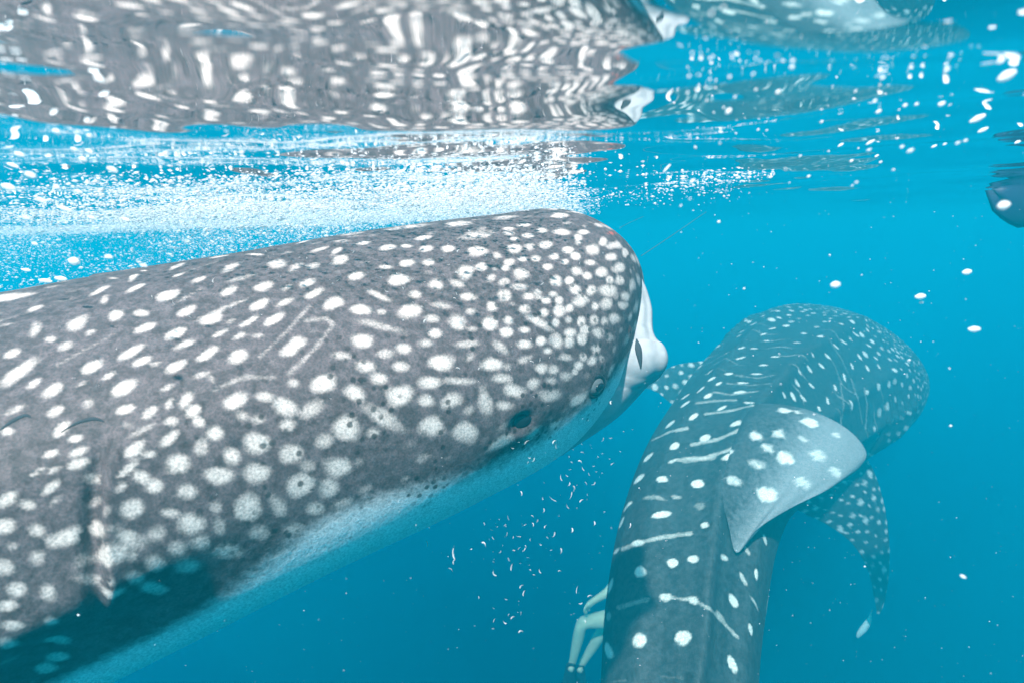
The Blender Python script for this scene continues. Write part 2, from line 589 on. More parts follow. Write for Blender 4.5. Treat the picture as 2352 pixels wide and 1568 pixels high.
S4 = """1425 240 55 22 -10;1155 303 50 28 -25;1505 310 60 26 -20;1810 285 55 30 -15;1990 140 50 12 -15;2090 190 60 15 -15;2195 205 40 16 -30;2225 262 55 25 -25;940 332 28 12 0;870 375 35 30 -30;735 380 35 15 0 .7;645 465 65 22 -25;885 445 55 22 -25;1165 360 50 12 -20;1295 390 45 18 -20 .8;1660 225 50 14 0;220 585 55 25 -25;1095 495 75 32 -20;680 520 35 28 -50 .7;1490 470 55 24 -25;1730 425 70 22 -20;1590 375 100 16 -15 .6;1300 310 180 7 -18 .5;1240 490 140 12 -30 .5;1480 570 220 12 -22 .6;2000 418 55 20 -25;1880 440 40 18 -25 .8;2050 300 45 20 -20 .7;1930 310 60 20 -35 .6;510 665 75 35 -30;230 715 50 35 -55 .7;755 625 50 28 -30;925 610 50 22 0 .8;1225 590 60 22 -28;945 708 70 22 -20;1390 640 80 32 -25;1150 735 65 28 -28;1695 550 65 25 -30;1860 540 60 20 -25 .85;2050 482 60 22 -25;2175 550 65 35 -25;1515 655 40 15 -25 .6;1635 660 65 15 -30;1785 650 65 25 -30;590 735 45 15 -25 .7;330 775 40 20 0 .7;425 825 60 25 -25 .7;1210 812 70 22 -22 .85;1435 740 65 16 -25 .9;1565 755 55 18 -25 .7;1690 755 50 16 0 .5;860 860 85 25 -28;1360 870 75 25 -33;1560 895 65 42 -30;1915 820 80 40 -40;80 875 60 22 -30;130 985 140 38 -38;600 955 75 30 -30;920 925 70 22 -25;1015 940 50 15 -20 .6;1150 955 70 28 -28;715 1015 60 18 -30;225 1065 60 20 -35;350 1100 75 35 -35;540 1065 50 15 -25 .5;815 1090 80 35 -30;1090 1095 65 22 -28 .85;1310 1010 75 22 -15 .6;1385 1035 45 22 60 .55;1540 1180 80 45 -30;1220 1170 60 38 -45;1730 1150 60 40 0 .8;1855 1215 75 55 0;2100 1055 80 55 0;1920 1065 50 30 0 .6;2220 885 65 30 0 .6;2050 1230 80 45 -30 .65;2310 1115 55 50 0;820 1235 55 25 -20;980 1255 55 28 -38;1110 1190 50 24 -65 .7;1270 1240 55 30 -40;1120 1310 45 28 0 .8;1300 1320 40 35 0;375 1240 60 28 -30;100 1240 70 18 -25 .6;45 1375 45 28 0;400 1365 60 28 -45;490 1425 40 22 -20;830 1335 40 25 0 .4;920 1375 100 18 -28 .5;1120 1420 70 32 -38;1410 1390 55 42 0;1580 1275 50 35 0 .7;1690 1300 50 35 0 .6;870 1500 65 32 -35;980 1530 50 25 0 .7;520 1510 60 28 -20;335 1525 50 20 -25;1680 1460 85 60 0;1870 1345 55 42 0 .8;2255 1340 80 65 0;2120 1440 60 50 0 .7;1515 1525 50 45 0 .7;1320 1480 60 50 80 .7;1900 1510 60 60 0 .6;575 1190 45 35 -40 .6"""
S7 = """870 40 70 25 -38;520 130 70 25 -20;1150 140 80 60 0;330 290 75 28 -40;240 190 70 16 -33;350 175 50 20 -30 .7;40 370 70 35 -40;185 405 50 35 0 .8;360 375 60 25 -40 .6;600 230 50 35 0 .6;835 170 85 22 -40;925 215 55 45 0;1015 280 50 42 0;795 290 55 30 -40 .85;620 380 70 30 -35 .5;700 440 55 32 -65 .6;870 430 80 65 0;1100 450 65 35 0 .8;1225 320 75 55 0 .9;1425 220 80 65 0;1510 85 55 55 0;1680 190 75 60 0 .9;1960 270 85 70 0;1900 60 70 60 0 .8;2200 150 80 70 0;2010 150 50 40 0 .6;2150 300 65 60 0 .8;45 540 60 50 0;240 570 65 58 0;85 670 50 35 0 .6;640 560 65 50 0 .9;840 610 65 45 0 .9;240 735 55 55 0 .7;1020 590 65 55 -70 .7;1260 530 80 70 0;1410 420 50 50 0 .6;1435 540 80 42 80 .6;1620 420 85 75 0;1810 400 90 50 60 .65;1690 580 80 50 0 .6;1920 560 80 50 0 .6;2060 430 60 40 0 .7;2230 390 80 40 -20 .6;690 735 80 65 0;860 725 45 50 0 .7;1150 690 60 50 0 .8;1320 650 70 55 0 .7;1500 700 90 55 0 .8;1020 780 70 60 0 .8;1230 800 80 55 0 .8;870 870 70 45 0 .8;600 890 90 40 0 .6;20 810 80 55 0;105 955 60 45 0 .8;315 970 50 50 0 .8;720 990 70 32 0 .9;1000 945 80 35 0 .9"""  # two pale ovals beside the gills paint the light on a fold
FIN7 = """50 1060 60 35 0;340 1165 50 30 0;90 1190 70 32 0;380 1280 80 35 0;60 1310 70 30 0;390 1390 60 28 0;310 1470 70 30 0"""
SF = """487 18 30 18 -30;315 90 40 20 -40;255 230 45 25 -38;405 232 38 20 0;635 262 45 28 0;175 412 45 25 -60;140 518 46 26 -65;400 465 70 22 -8;340 352 80 18 -5 .45;500 352 45 18 10 .45;685 535 30 20 0 .9;245 652 45 22 -8;105 705 42 28 -45 .8;260 838 38 38 0;475 782 38 30 0;612 758 38 25 0;808 745 32 20 40 .7;68 930 52 30 -75;430 1005 45 30 0 .7;612 1025 40 28 25 .8;868 1025 52 24 60;1078 630 38 13 75;1022 855 40 11 85;252 1285 50 48 0;545 1270 60 45 0;52 1350 55 42 80;862 1440 65 25 65;985 1215 42 13 78;55 1130 40 35 0 .5;790 1140 65 20 58 .5;935 885 60 15 62 .6;655 410 45 30 0 .35;960 700 40 14 60 .5;1015 1050 60 8 65 .6;130 1555 60 14 0 .3;480 1530 120 20 0 .25"""
S6 = """300 1070 40 18 -40;330 1212 35 22 -25;160 1285 45 20 -45;90 1430 45 22 -40;245 1428 40 20 0;480 1460 45 26 0;530 1160 38 24 -20;400 938 38 16 -35;400 890 35 14 -35;455 1020 35 16 -35;550 885 30 14 -25;640 965 35 12 -25;730 1065 40 22 -25;900 975 40 16 -40;815 930 35 10 0;755 860 45 11 -5;685 742 30 10 -5;865 742 38 9 0;775 800 40 8 0;910 685 35 7 0;990 630 32 7 0;1130 540 28 6 0;570 775 30 10 -30;620 805 25 9 -25;500 845 35 10 -40;770 573 26 6 -15;850 577 25 5 0;930 527 22 5 0;910 485 25 7 -15;970 447 28 7 -12;760 640 35 7 -15;560 730 30 7 -40;675 605 28 6 -25;1130 800 32 12 60;1105 890 38 13 62;1210 710 30 12 58;1225 818 26 9 45;1330 628 28 11 45;1290 690 28 10 45;1235 620 18 8 70;1385 565 26 8 45;1435 535 28 9 35;1540 632 26 10 55;1490 690 25 9 70;1440 765 30 10 75;1590 705 25 11 60;1380 830 26 10 70;1330 918 28 9 78;1490 945 35 12 82;1590 862 16 16 0;1170 900 32 9 50;1045 880 28 9 65;1665 695 20 8 60;1150 735 22 8 60;1645 640 18 8 40;1515 487 28 8 35;1600 560 22 7 30;1275 970 20 9 70;320 1310 40 12 -20 .6;490 1290 120 14 -4 .6;690 1283 40 22 0 .9"""
FIN6 = """1220 1078 45 35 0;1050 1310 48 40 0;855 1175 38 34 0 .9;1045 1005 32 26 0 .8;1010 1165 38 35 0 .5;925 1250 40 34 0 .45;1265 1310 50 40 0 .35;930 1545 60 40 0;1150 1460 50 40 0 .3;700 1283 40 25 0 .9;860 1360 50 30 0 .4;1160 1200 30 26 0 .3;1380 1400 40 34 0 .3;720 1460 50 34 0 .35;1130 1010 22 20 0 .4;1375 1160 26 26 0 .3"""
# thin pale lines: polylines in picture pixels with a width
LINES1 = [([(710, 704), (660, 760), (598, 818)], 6, .55), ([(703, 737), (749, 730), (766, 744), (721, 804), (664, 857)], 7, .55), ([(492, 895), (562, 864), (629, 867)], 8, .55), ([(267, 765), (200, 800), (130, 839)], 4.5, .5), ([(0, 738), (60, 720), (160, 688)], 4, .35), ([(430, 1120), (395, 1142)], 6, .4), ([(810, 735), (870, 748), (938, 770)], 7, .35)]
LINES2 = [([(1431, 1260), (1464, 1246), (1519, 1233), (1586, 1224)], 6, .5), ([(1424, 1393), (1484, 1376)], 8, .4), ([(1529, 1370), (1593, 1377), (1631, 1397), (1659, 1425), (1694, 1463)], 5, .45),
          ([(1498, 1010), (1540, 990), (1577, 983)], 5, .5), ([(1590, 1020), (1650, 1008), (1700, 985), (1735, 960)], 5, .5), ([(1600, 925), (1640, 920), (1690, 918)], 4, .4), ([(1640, 900), (1680, 906), (1740, 897)], 3.5, .4), ([(1670, 880), (1720, 884), (1770, 880)], 3, .35), ([(1690, 862), (1740, 868), (1780, 860)], 3, .35), ([(1620, 950), (1680, 942), (1730, 930)], 4, .45), ([(1560, 1055), (1620, 1050), (1680, 1030), (1725, 1000)], 5, .5), ([(1570, 1058), (1640, 1050)], 6, .4), ([(1930, 880), (1938, 930), (1932, 975)], 3, .35), ([(1955, 870), (1972, 920), (1980, 970)], 3, .35), ([(1985, 890), (1992, 930), (1988, 985)], 3, .4)]


def rows(txt, crop):
    for t in txt.split(";"):
        v = [float(q) for q in t.split()]
        w = v[5] if len(v) > 5 else 1.0
        yield crop[0] + v[0] * K5, crop[1] + v[1] * K5, v[2] * K5, v[3] * K5, v[4], w


def add_lines(body, sp, lines):
    for pts, wd, w in lines:
        pts = np.array(pts, float)
        L = np.concatenate([[0], np.cumsum(np.linalg.norm(np.diff(pts, axis=0), axis=1))])
        n = max(2, int(L[-1] / (wd * .9)))
        t = np.linspace(0, L[-1], n)
        xs, ys = np.interp(t, L, pts[:, 0]), np.interp(t, L, pts[:, 1])
        for k in range(n):
            a = math.degrees(math.atan2(ys[min(k + 1, n - 1)] - ys[max(k - 1, 0)], xs[min(k + 1, n - 1)] - xs[max(k - 1, 0)]))
            body.image_spot(sp, xs[k], ys[k], wd * 1.3, wd, a, w)


def prep(body):
    q = body.quads()
    body.quads_cache = q
    body.bvh()


def fill_spots(body, sp, gap_fn, size_fn, seed, smax, existing, weight=(.6, 1), elong=1.3, vmin=-12, skip=None, tries=16000):
    """irregular rows of spots over the rest of the hide"""
    g = np.random.default_rng(seed)
    have = [np.array(e) for e in existing]
    H = np.array(have) if have else np.zeros((0, 3))
    for _ in range(tries):
        i = g.integers(3, body.n - 2)
        j = g.integers(0, body.m)
        S = body.S[i]
        if S > smax or g.random() > np.linalg.norm(body.P[i + 1, j] - body.P[i - 1, j]) * 60:
            continue
        el = math.degrees(math.asin(math.sin(body.v[j])))
        if el < vmin + g.normal() * 4:
            continue
        P, n = body.P[i, j], body.N[i, j]
        if skip is not None and skip(P, n, S):
            continue
        gap = gap_fn(S)
        if len(H) and np.min(((H - P) ** 2).sum(1)) < gap * gap:
            continue
        H = np.vstack([H, P])
        r = size_fn(S) * g.uniform(.65, 1.25)
        t = body.P[i + 1, j] - body.P[i - 1, j]
        t /= np.linalg.norm(t)
        b = np.cross(n, t)
        e = elong * g.uniform(.85, 1.3)
        sp.add(P, t * r * e, b * r / math.sqrt(e), n, g.uniform(*weight))


# ---------------------------------------------------------------- the near shark
S1 = .65
SK = [0, .12, .3, .55, .9, 1.4, 2.0, 2.8, 3.6, 4.6, 5.6, 6.4]
A1 = [.0700, .1545, .2710, .3890, .4344, .4427, .4408, .4559, .43, .32, .17, .08]
BT1 = [.2313, .3144, .3786, .3945, .3937, .3921, .3867, .3992, .39, .29, .17, .10]
BB1 = [.1043, .1567, .2086, .2557, .2969, .3407, .3926, .4521, .43, .31, .16, .09]
OD1 = [-.0172, .0054, .0172, -.0034, -.0087, -.0084, -.0211, -.0274, -.03, -.02, 0, 0]
RHO = .4363
P0, PL = at(1470, 700, 2.1), at(0, 1130, 1.2)
H1 = (P0 - PL) / np.linalg.norm(P0 - PL)
L0 = np.cross(H1, [0, 0, 1.0])
L0 /= np.linalg.norm(L0)
D0 = np.cross(L0, H1)
DV = math.cos(RHO) * D0 + math.sin(RHO) * L0
LV = math.cos(RHO) * L0 - math.sin(RHO) * D0
s1 = np.concatenate([np.linspace(0.0006 ** .5, 2.3 ** .5, 640) ** 2, np.linspace(2.3, 6.4, 90)[1:]])


def near_body(disp=None, Nv=430):
    rd = (1 - np.clip(1 - s1 / .5, 0, 1) ** 2.6) ** (1 / 2.6)
    a = interp(SK, A1, s1) * rd * S1
    bt = interp(SK, BT1, s1) * rd ** 1.2 * S1
    bb = interp(SK, BB1, s1) * rd ** 1.2 * S1
    od = interp(SK, OD1, s1)
    C = (P0 - s1[:, None] * H1 + od[:, None] * DV) * S1
    one = np.ones((len(s1), 1))
    return Body().make(C, one * LV, one * DV, one * H1, a, bt, bb, s1, Nv, 2.3, disp)


b0 = near_body(None)
prep(b0)


def sv_at(x, y):
    h = b0.hit(x, y)
    return h[2], h[3]


eye_sv, spi_sv = sv_at(1367, 886), sv_at(1192, 966)
gill0 = sv_at(232, 1040)[0]


def near_disp(S, v):
    el = np.degrees(np.arctan2(np.sin(v), np.cos(v)))
    d = np.zeros(np.broadcast(S, v).shape)
    a_loc = .42
    for side in (1, -1):
        ve = eye_sv[1] if side == 1 else math.pi - eye_sv[1]
        vs = spi_sv[1] if side == 1 else math.pi - spi_sv[1]
        wrap = lambda q: np.arctan2(np.sin(v - q), np.cos(v - q)) * a_loc
        r2 = (S - eye_sv[0]) ** 2 + wrap(ve) ** 2
        d += .014 * np.exp(-r2 / .075 ** 2) - .012 * np.exp(-r2 / .03 ** 2)
        r2 = (S - spi_sv[0]) ** 2 + (wrap(vs) * 1.5) ** 2
        d += .010 * np.exp(-r2 / .085 ** 2) - .022 * np.exp(-r2 / .034 ** 2)
        # soft furrow from eye to spiracle
        # gill flaps
        for k in range(5):
            elv = el if side == 1 else np.where(el > 0, 180 - el, -180 - el)
            sk = gill0 + k * .19 + .10 * np.cos(np.radians(np.clip((elv - 10) * 1.6, -90, 90))) - .06 + .16 * np.clip((24 - elv) / 45, 0, 1.2) ** 2
            win = sstep(0, 26, elv) * sstep(58, 36, elv)
            x = S - sk
            d += win * np.where(x < 0, .022 * np.exp(x / .05), .022 * np.exp(-x / .012) - .020 * np.exp(-(x - .02) ** 2 / .014 ** 2) * sstep(0, .01, x) - .003 * np.exp(-x / .08) * sstep(0, .02, x))
    # loose folds and slight dents of the hide, a ridge along the back
    d += .006 * np.sin(S * 5.1 + np.sin(v * 3) * 1.3) * np.cos(v * 4 + S * 1.7) * sstep(.4, 1.0, S)
    d += .012 * np.exp(-((el - 90) / 7) ** 2) * sstep(.9, 1.8, S)
    for e0 in (50, 130):
        d += .006 * np.exp(-((el - e0 - 2 * np.sin(S * 3)) / 4.5) ** 2) * sstep(1.2, 2.0, S)
    wS = sstep(1.38, 1.85, S) * sstep(2.7, 2.3, S)
    eb = el + 7 * np.sin((S - 1.6) * 2.2)
    d -= .034 * sstep(17, -1, eb) * sstep(-34, -10, eb) * wS
    d += .016 * np.exp(-((eb - 17) / 7.) ** 2) * wS
    # lip: the hide turns under at the mouth line
    return d * S1


b1 = near_body(near_disp)
prep(b1)
V1 = b1.P.reshape(-1, 3)
N1 = b1.N.reshape(-1, 3)
Sg = np.repeat(b1.S, b1.m)
el1 = np.degrees(np.arcsin(np.sin(np.tile(b1.v, b1.n))))
pat1 = np.zeros((len(V1), 4))
sp1 = Spots()
pts = []
for txt, crop in ((S5, CROP5), (S4, CROP4), (S7 + ";" + FIN7, CROP7)):
    for x, y, rx, ry, ang, w in rows(txt, crop):
        P = b1.image_spot(sp1, x, y, rx, ry, ang, w)
        if P is not None:
            pts.append(P)
add_lines(b1, sp1, [(p, w_ * .9, k * .8) for p, w_, k in LINES1])


def seen(P, n, S):
    if n @ P > -.12 * np.linalg.norm(P):
        return False
    q = proj(P)
    return 0 < q[0] < 2352 and 0 < q[1] < 1568 and S > .9


fill_spots(b1, sp1, lambda S: (.042 + .045 * min(1, S / 1.4)) * S1 * 1.15, lambda S: (.017 + .020 * min(1, S / 1.4)) * S1, 5, 5.8, pts, vmin=-5, skip=seen)
fill_spots(b1, sp1, lambda S: (.030 + .02 * min(1, S / 1.4)) * S1, lambda S: (.0095 + .006 * min(1, S / 1.4)) * S1, 15, 1.9, pts, weight=(.2, .5), vmin=2, skip=lambda P, n, S: n @ P > 0, tries=26000)
sp1.items = [(p_, x_ * 1.08, y_ * 1.08, n_, w_, c_) for p_, x_, y_, n_, w_, c_ in sp1.items]
sp1.paint(V1, N1, pat1, fray=.2, soft=(1.65, .15))
# small unevenness of spot strength
pat1[:, 1] = sstep(20, -8, el1 + 32 * sstep(1.25, 2.05, Sg) + 3 * np.sin(Sg * 9))
pat1[:, 0] *= 1 - .75 * sstep(.3, .9, pat1[:, 1])
pj = proj(V1)
facing = (N1 * V1).sum(1) < 0
for (cx, cy, rx, ry) in ((1405, 536, 11, 4), (1447, 764, 5, 16)):
    k = facing & ((((pj[:, 0] - cx) / rx) ** 2 + ((pj[:, 1] - cy) / ry) ** 2) < 1)
    pat1[k, 2] = .55
pat1[:, 3] = sstep(.25, .6, Sg) * sstep(1.75, 1.3, Sg) * sstep(-6, 6, el1) * sstep(80, 52, el1)
o1 = at(700, 1000, 1.6) * S1
near = link(bpy.data.objects.new("whale_shark", None))
near.location = Vector(o1)
tag(near, "large pale-spotted grey whale shark filling the left, head just under the surface", "shark")
b1.P = b1.P - o1
body1 = finish_body(b1, "body", MS1, near, pat1)
b1.P = b1.P + o1


def hide_frame(h):
    P, n = h[0], h[1]
    t = H1 - (H1 @ n) * n
    t /= np.linalg.norm(t)
    return P, n, t, np.cross(n, t)


def eye_at(h, mirror=False):
    P, n = h[0], h[1]
    n = n * .62 - F * .30 + U * .05
    n /= np.linalg.norm(n)
    _, n, t, b = hide_frame((P, n))
    e = link(bpy.data.objects.new("eye", None), near)
    P2 = P - n * .001
    mk = lambda nm, ax, c, mat: ellipsoid(nm, ax, c - o1, mat, e)
    q = mk("eyeball", [t * .0190, b * .0165, n * .012], P2, M_iris)
    mk("pupil", [t * .0105, b * .0070, n * .003], P2 + n * .0106 + t * .0008 + b * .001, M_black)
    # lid rim
    rim = torus("eyelid", P2 + n * .002, t * .0205, b * .0180, n, .0042, M_rim, e, o1)
    return e


def torus(name, c, ax, ay, n, r, mat, parent, org, nu=40, nv=10):
    u = np.linspace(0, 2 * np.pi, nu, endpoint=False)
    w = np.linspace(0, 2 * np.pi, nv, endpoint=False)
    ring = c + np.cos(u)[:, None] * ax + np.sin(u)[:, None] * ay
    rad = np.cos(u)[:, None] * ax / np.linalg.norm(ax) + np.sin(u)[:, None] * ay / np.linalg.norm(ay)
    P = ring[:, None] + r * (np.cos(w)[None, :, None] * rad[:, None] + np.sin(w)[None, :, None] * n)
    q = np.concatenate([grid_quads(nu, nv, True), np.stack([(nu - 1) * nv + np.arange(nv), (nu - 1) * nv + (np.arange(nv) + 1) % nv, (np.arange(nv) + 1) % nv, np.arange(nv)], -1)])
    return mesh_np(name, P.reshape(-1, 3) - org, q, mat, parent)


he = b1.hit(1367, 886)
eye_at(he)
hs = b1.hit(1192, 966)
n = hs[1] * .7 - F * .35
n /= np.linalg.norm(n)
P, n, t, b = hide_frame((hs[0], n))
sp_ = ellipsoid("spiracle", [t * .0215, b * .0125, n * .004], P + n * .0012 - o1, M_black, near)

# mouth: the protruding lower lip and the folded mouth corner
bodyproj = proj(V1)
front = np.where((N1 * V1).sum(1) < 0)[0]


def skin_depth(x, y):
    k = front[np.argmin(((bodyproj[front] - (x, y)) ** 2).sum(1))]
    return V1[k] @ F


def lip(name, inner, outer, thick, mat, lift=.0, nt=70, nw=22, back=0.0):
    """inner: [(x,y)] along the mouth line on the hide, outer: [(x,y,extra depth)]"""
    I = np.array([at(x, y, skin_depth(x, y) + back) for x, y in inner])
    O = np.array([at(x, y, skin_depth(ix, iy) + e) for (x, y, e), (ix, iy) in zip(outer, inner)])
    u = np.linspace(0, len(I) - 1.0001, nt)
    I, O = catmull(I, u), catmull(O, u)
    th = catmull(np.array(thick)[:, None], u)
    mid, e1 = (I + O) / 2, (O - I) / 2
    tan = np.gradient(mid, axis=0)
    e2 = np.cross(e1, tan)
    e2 /= np.linalg.norm(e2, axis=1)[:, None] + 1e-9
    w = np.linspace(0, 2 * np.pi, nw, endpoint=False)
    P = mid[:, None] + np.cos(w)[None, :, None] * e1[:, None] + np.sin(w)[None, :, None] * e2[:, None] * th[:, None]
    o = mesh_np(name, P.reshape(-1, 3) - o1, grid_quads(nt, nw, True), mat, near)
    bm = bmesh.new()
    bm.from_mesh(o.data)
    bm.verts.ensure_lookup_table()
    for r0 in (0, nt - 1):
        bm.faces.new([bm.verts[r0 * nw + j] for j in range(nw)]).smooth = True
    bmesh.ops.recalc_face_normals(bm, faces=bm.faces[:])
    bm.to_mesh(o.data)
    bm.free()
    return o


EDGE = [(1462, 620), (1470, 660), (1468, 705), (1458, 755), (1450, 785), (1440, 815), (1430, 845), (1415, 872), (1380, 930), (1285, 1015)]
JI = [(1440, 612), (1432, 660), (1425, 710), (1418, 760), (1412, 790), (1400, 820), (1385, 850), (1362, 880), (1318, 925), (1225, 990)]
JO = [(1468, 626, .0), (1484, 664, .0), (1496, 712, .0), (1499, 766, .0), (1519, 791, .0), (1533, 820, .0), (1522, 848, .0), (1485, 877, .0), (1408, 956, .0), (1288, 1044, .0)]
I_ = np.array([at(x, y, skin_depth(*e) + .045) for (x, y), e in zip(JI, EDGE)])
O_ = np.array([at(x, y, skin_depth(*e) + q) for (x, y, _), e, q in zip(JO, EDGE, (.05, .05, .05, .05, .05, .05, .07, .13, .17, .14))])
u = np.linspace(0, len(JI) - 1.0001, 130)
I_, O_ = catmull(I_, u), catmull(O_, u)
thk = catmull(np.array([.008, .022, .03, .032, .036, .038, .036, .032, .028, .015])[:, None], u)
mid, e1 = (I_ + O_) / 2, (O_ - I_) / 2
e2 = np.cross(e1, np.gradient(mid, axis=0))
e2 /= np.linalg.norm(e2, axis=1)[:, None]
w = np.linspace(0, 2 * np.pi, 36, endpoint=False)
# a furrow along the lip between rim and throat
fur = 1 - .22 * np.exp(-((np.cos(w) - .55) / .16) ** 2) * (np.abs(np.sin(w)) > .2)
JP = mid[:, None] + np.cos(w)[None, :, None] * e1[:, None] + (np.sin(w) * fur)[None, :, None] * e2[:, None] * thk[:, None]
jaw = mesh_np("lower_jaw", JP.reshape(-1, 3) - o1, grid_quads(130, 36, True), M_white, near)
bm = bmesh.new()
bm.from_mesh(jaw.data)
bm.verts.ensure_lookup_table()
for r0 in (0, 129):
    bm.faces.new([bm.verts[r0 * 36 + j] for j in range(36)]).smooth = True
bmesh.ops.recalc_face_normals(bm, faces=bm.faces[:])
bm.to_mesh(jaw.data)
bm.free()
JT = BVHTree.FromPolygons([Vector(p) for p in JP.reshape(-1, 3)], [tuple(q) for q in grid_quads(130, 36, True)])


def ribbon(name, path, widths, mat, tree, lift=.0012, n=40):
    """thin dark strip laid along a surface: path in picture pixels, lens-shaped section"""
    u = np.linspace(0, len(path) - 1.001, n)
    px_ = catmull(np.array(path, float), u)
    wd_ = catmull(np.array(widths, float)[:, None], u)[:, 0]
    P, N = [], []
    for x, y in px_:
        d = at(x, y, 1.0)
        loc, nn, i, dist = tree.ray_cast(Vector((0, 0, 0)), Vector(d).normalized())
        if loc is None:
            continue
        nn = np.array(nn)
        P.append(np.array(loc)); N.append(-nn if nn @ d > 0 else nn)
    P, N = np.array(P), np.array(N)
    wd_ = wd_[:len(P)]
    T = np.gradient(P, axis=0)
    B = np.cross(T, N)
    B /= np.linalg.norm(B, axis=1)[:, None] + 1e-9
    r = wd_[:, None] / FP * (P @ F)[:, None] * .5
    m = 8
    w = np.linspace(0, 2 * np.pi, m, endpoint=False)
    V = P[:, None] + np.cos(w)[None, :, None] * B[:, None] * r[:, None] + np.sin(w)[None, :, None] * N[:, None] * lift
    return mesh_np(name, V.reshape(-1, 3) - o1, grid_quads(len(P), m, True), mat, near)


ribbon("mouth_slit", [(1462, 778), (1466, 800), (1470, 825), (1472, 846)], [3, 15, 11, 3], M_gill, JT)
for path, wd_ in (([(140, 992), (178, 970), (215, 961), (240, 968)], [1, 8, 9, 2]), ([(0, 987), (30, 965), (58, 953), (72, 959)], [4, 10, 8, 1])):
    ribbon("gill_slit_shade", path, wd_, M_gill, b1.tree, lift=.0008)  # dark strips painting in the shade that the modelled gill grooves lack

# fins of the near shark
def body_pt(body, S, vdeg):
    i = int(np.argmin(np.abs(body.S - S)))
    j = int(round((vdeg % 360) / 360 * body.m)) % body.m
    return body.P[i, j], i


def plane_fin(name, body, s_a, s_b, vdeg, out, tip_back, thick, mat, parent, org, H, dots=None):
    """fin standing on the body between two stations"""
    pa, _ = body_pt(body, s_a, vdeg)
    pb, _ = body_pt(body, s_b, vdeg)
    out = np.array(out)
    L = np.linalg.norm(out)
    tip = pa + out - H * tip_back
    LE = [pa - out * .06, pa + out * .4 - H * tip_back * .28, pa + out * .8 - H * tip_back * .68, tip]
    TE = [pb - out * .06, pb + out * .3 - H * (tip_back * .12), pb + out * .65 - H * tip_back * .30, tip - H * .02]
    return fin_mesh(name, LE, TE, thick, mat, parent, org, dots=dots)


plane_fin("pectoral_fin", b1, 2.35, 2.9, -28, (LV * .62 - DV * .35) * S1, .55 * S1, .06, MS1, near, o1, H1, dict(seed=3, n=60, gap=.05, r=.016))
plane_fin("pectoral_fin", b1, 2.1, 2.7, 208, (-LV * .62 - DV * .35) * S1, .55 * S1, .06, MS1, near, o1, H1, dict(seed=13, n=60, gap=.05, r=.016))
plane_fin("dorsal_fin", b1, 3.5, 4.15, 90, DV * .42 * S1, .5 * S1, .05, MS1, near, o1, H1, dict(seed=4, n=30, gap=.05, r=.016))
endc = b1.C[-1]
for sg, nm in ((1, 1.0), (-1, .72)):
    d = DV * sg
    LE = [endc + H1 * .12, endc + d * .3 * S1 * nm - H1 * .16 * S1, endc + d * .75 * nm * S1 - H1 * .55 * S1, endc + d * .95 * nm * S1 - H1 * .8 * S1]
    TE = [endc - H1 * .06, endc + d * .2 * S1 * nm - H1 * .34 * S1, endc + d * .65 * nm * S1 - H1 * .68 * S1, endc + d * .95 * nm * S1 - H1 * .84 * S1]
    fin_mesh("caudal_fin", LE, TE, .05, MS1, near, o1)

# ---------------------------------------------------------------- the far shark
S2 = 1.25
SP2 = [(2030, 805, 4.6), (1975, 830, 4.35), (1905, 868, 4.0), (1840, 920, 3.62), (1760, 1000, 3.1), (1670, 1100, 2.6), (1610, 1230, 2.2), (1575, 1390, 1.92), (1560, 1568, 1.7), (1562, 1830, 1.48)]
C2 = [at(*q) for q in SP2]
A2 = [.468, .554, .601, .536, .430, .338, .284, .250, .221, .195]
B2 = [.217, .324, .420, .458, .452, .415, .362, .305, .250, .195]
OL2 = [-.063, -.062, -.044, -.046, -.053, -.044, -.026, -.015, -.010, -.009]
OD2 = [-.031, .003, .041, .049, .042, .032, .020, .009, -.001, -.009]
LH = [.82 * R - .52 * U - .49 * F] * 6 + [.9 * R - .3 * U - .3 * F] * 4
# the tail runs on below and behind the lens
d_ = C2[-1] - C2[-2]
d_ = d_ / np.linalg.norm(d_)
tdir = d_ + np.array([0, -.5, .75])
tdir /= np.linalg.norm(tdir)
for k in range(3):
    tdir = tdir * .75 + np.array([-.05, -1, .12]) * .25
    tdir /= np.linalg.norm(tdir)
    C2.append(C2[-1] + tdir * .5)
    A2.append([.15, .10, .055][k]); B2.append([.16, .11, .07][k])
    OL2.append(0); OD2.append(0); LH.append(R0 - .1 * U)
K2 = len(C2)
C2 = np.array(C2)
u2 = np.concatenate([np.linspace(0, 1, 540) ** 1.4 * 9.0, np.linspace(9, K2 - 1, 60)[1:]])


def far_body(disp=None, Nv=340):
    C = catmull(C2, u2)
    T = np.gradient(C, axis=0)
    H = -T / np.linalg.norm(T, axis=1)[:, None]
    L = catmull(LH, u2)
    L = L - (L * H).sum(1)[:, None] * H
    L /= np.linalg.norm(L, axis=1)[:, None]
    D = np.cross(L, H)
    D *= np.sign(D @ U)[:, None]
    S = np.concatenate([[0], np.cumsum(np.linalg.norm(np.diff(C, axis=0), axis=1))])
    rd = np.maximum((1 - np.clip(1 - S / .6, 0, 1) ** 2.5) ** (1 / 2.5), .004)
    g = lambda q: catmull(np.array(q, float), u2)[:, 0]
    a, b = g(A2) * rd, g(B2) * rd
    C = C + g(OL2)[:, None] * L + g(OD2)[:, None] * D
    return Body().make(C * S2, L, D, H, a * S2, b * S2, b * S2, S, Nv, 2.0, disp)


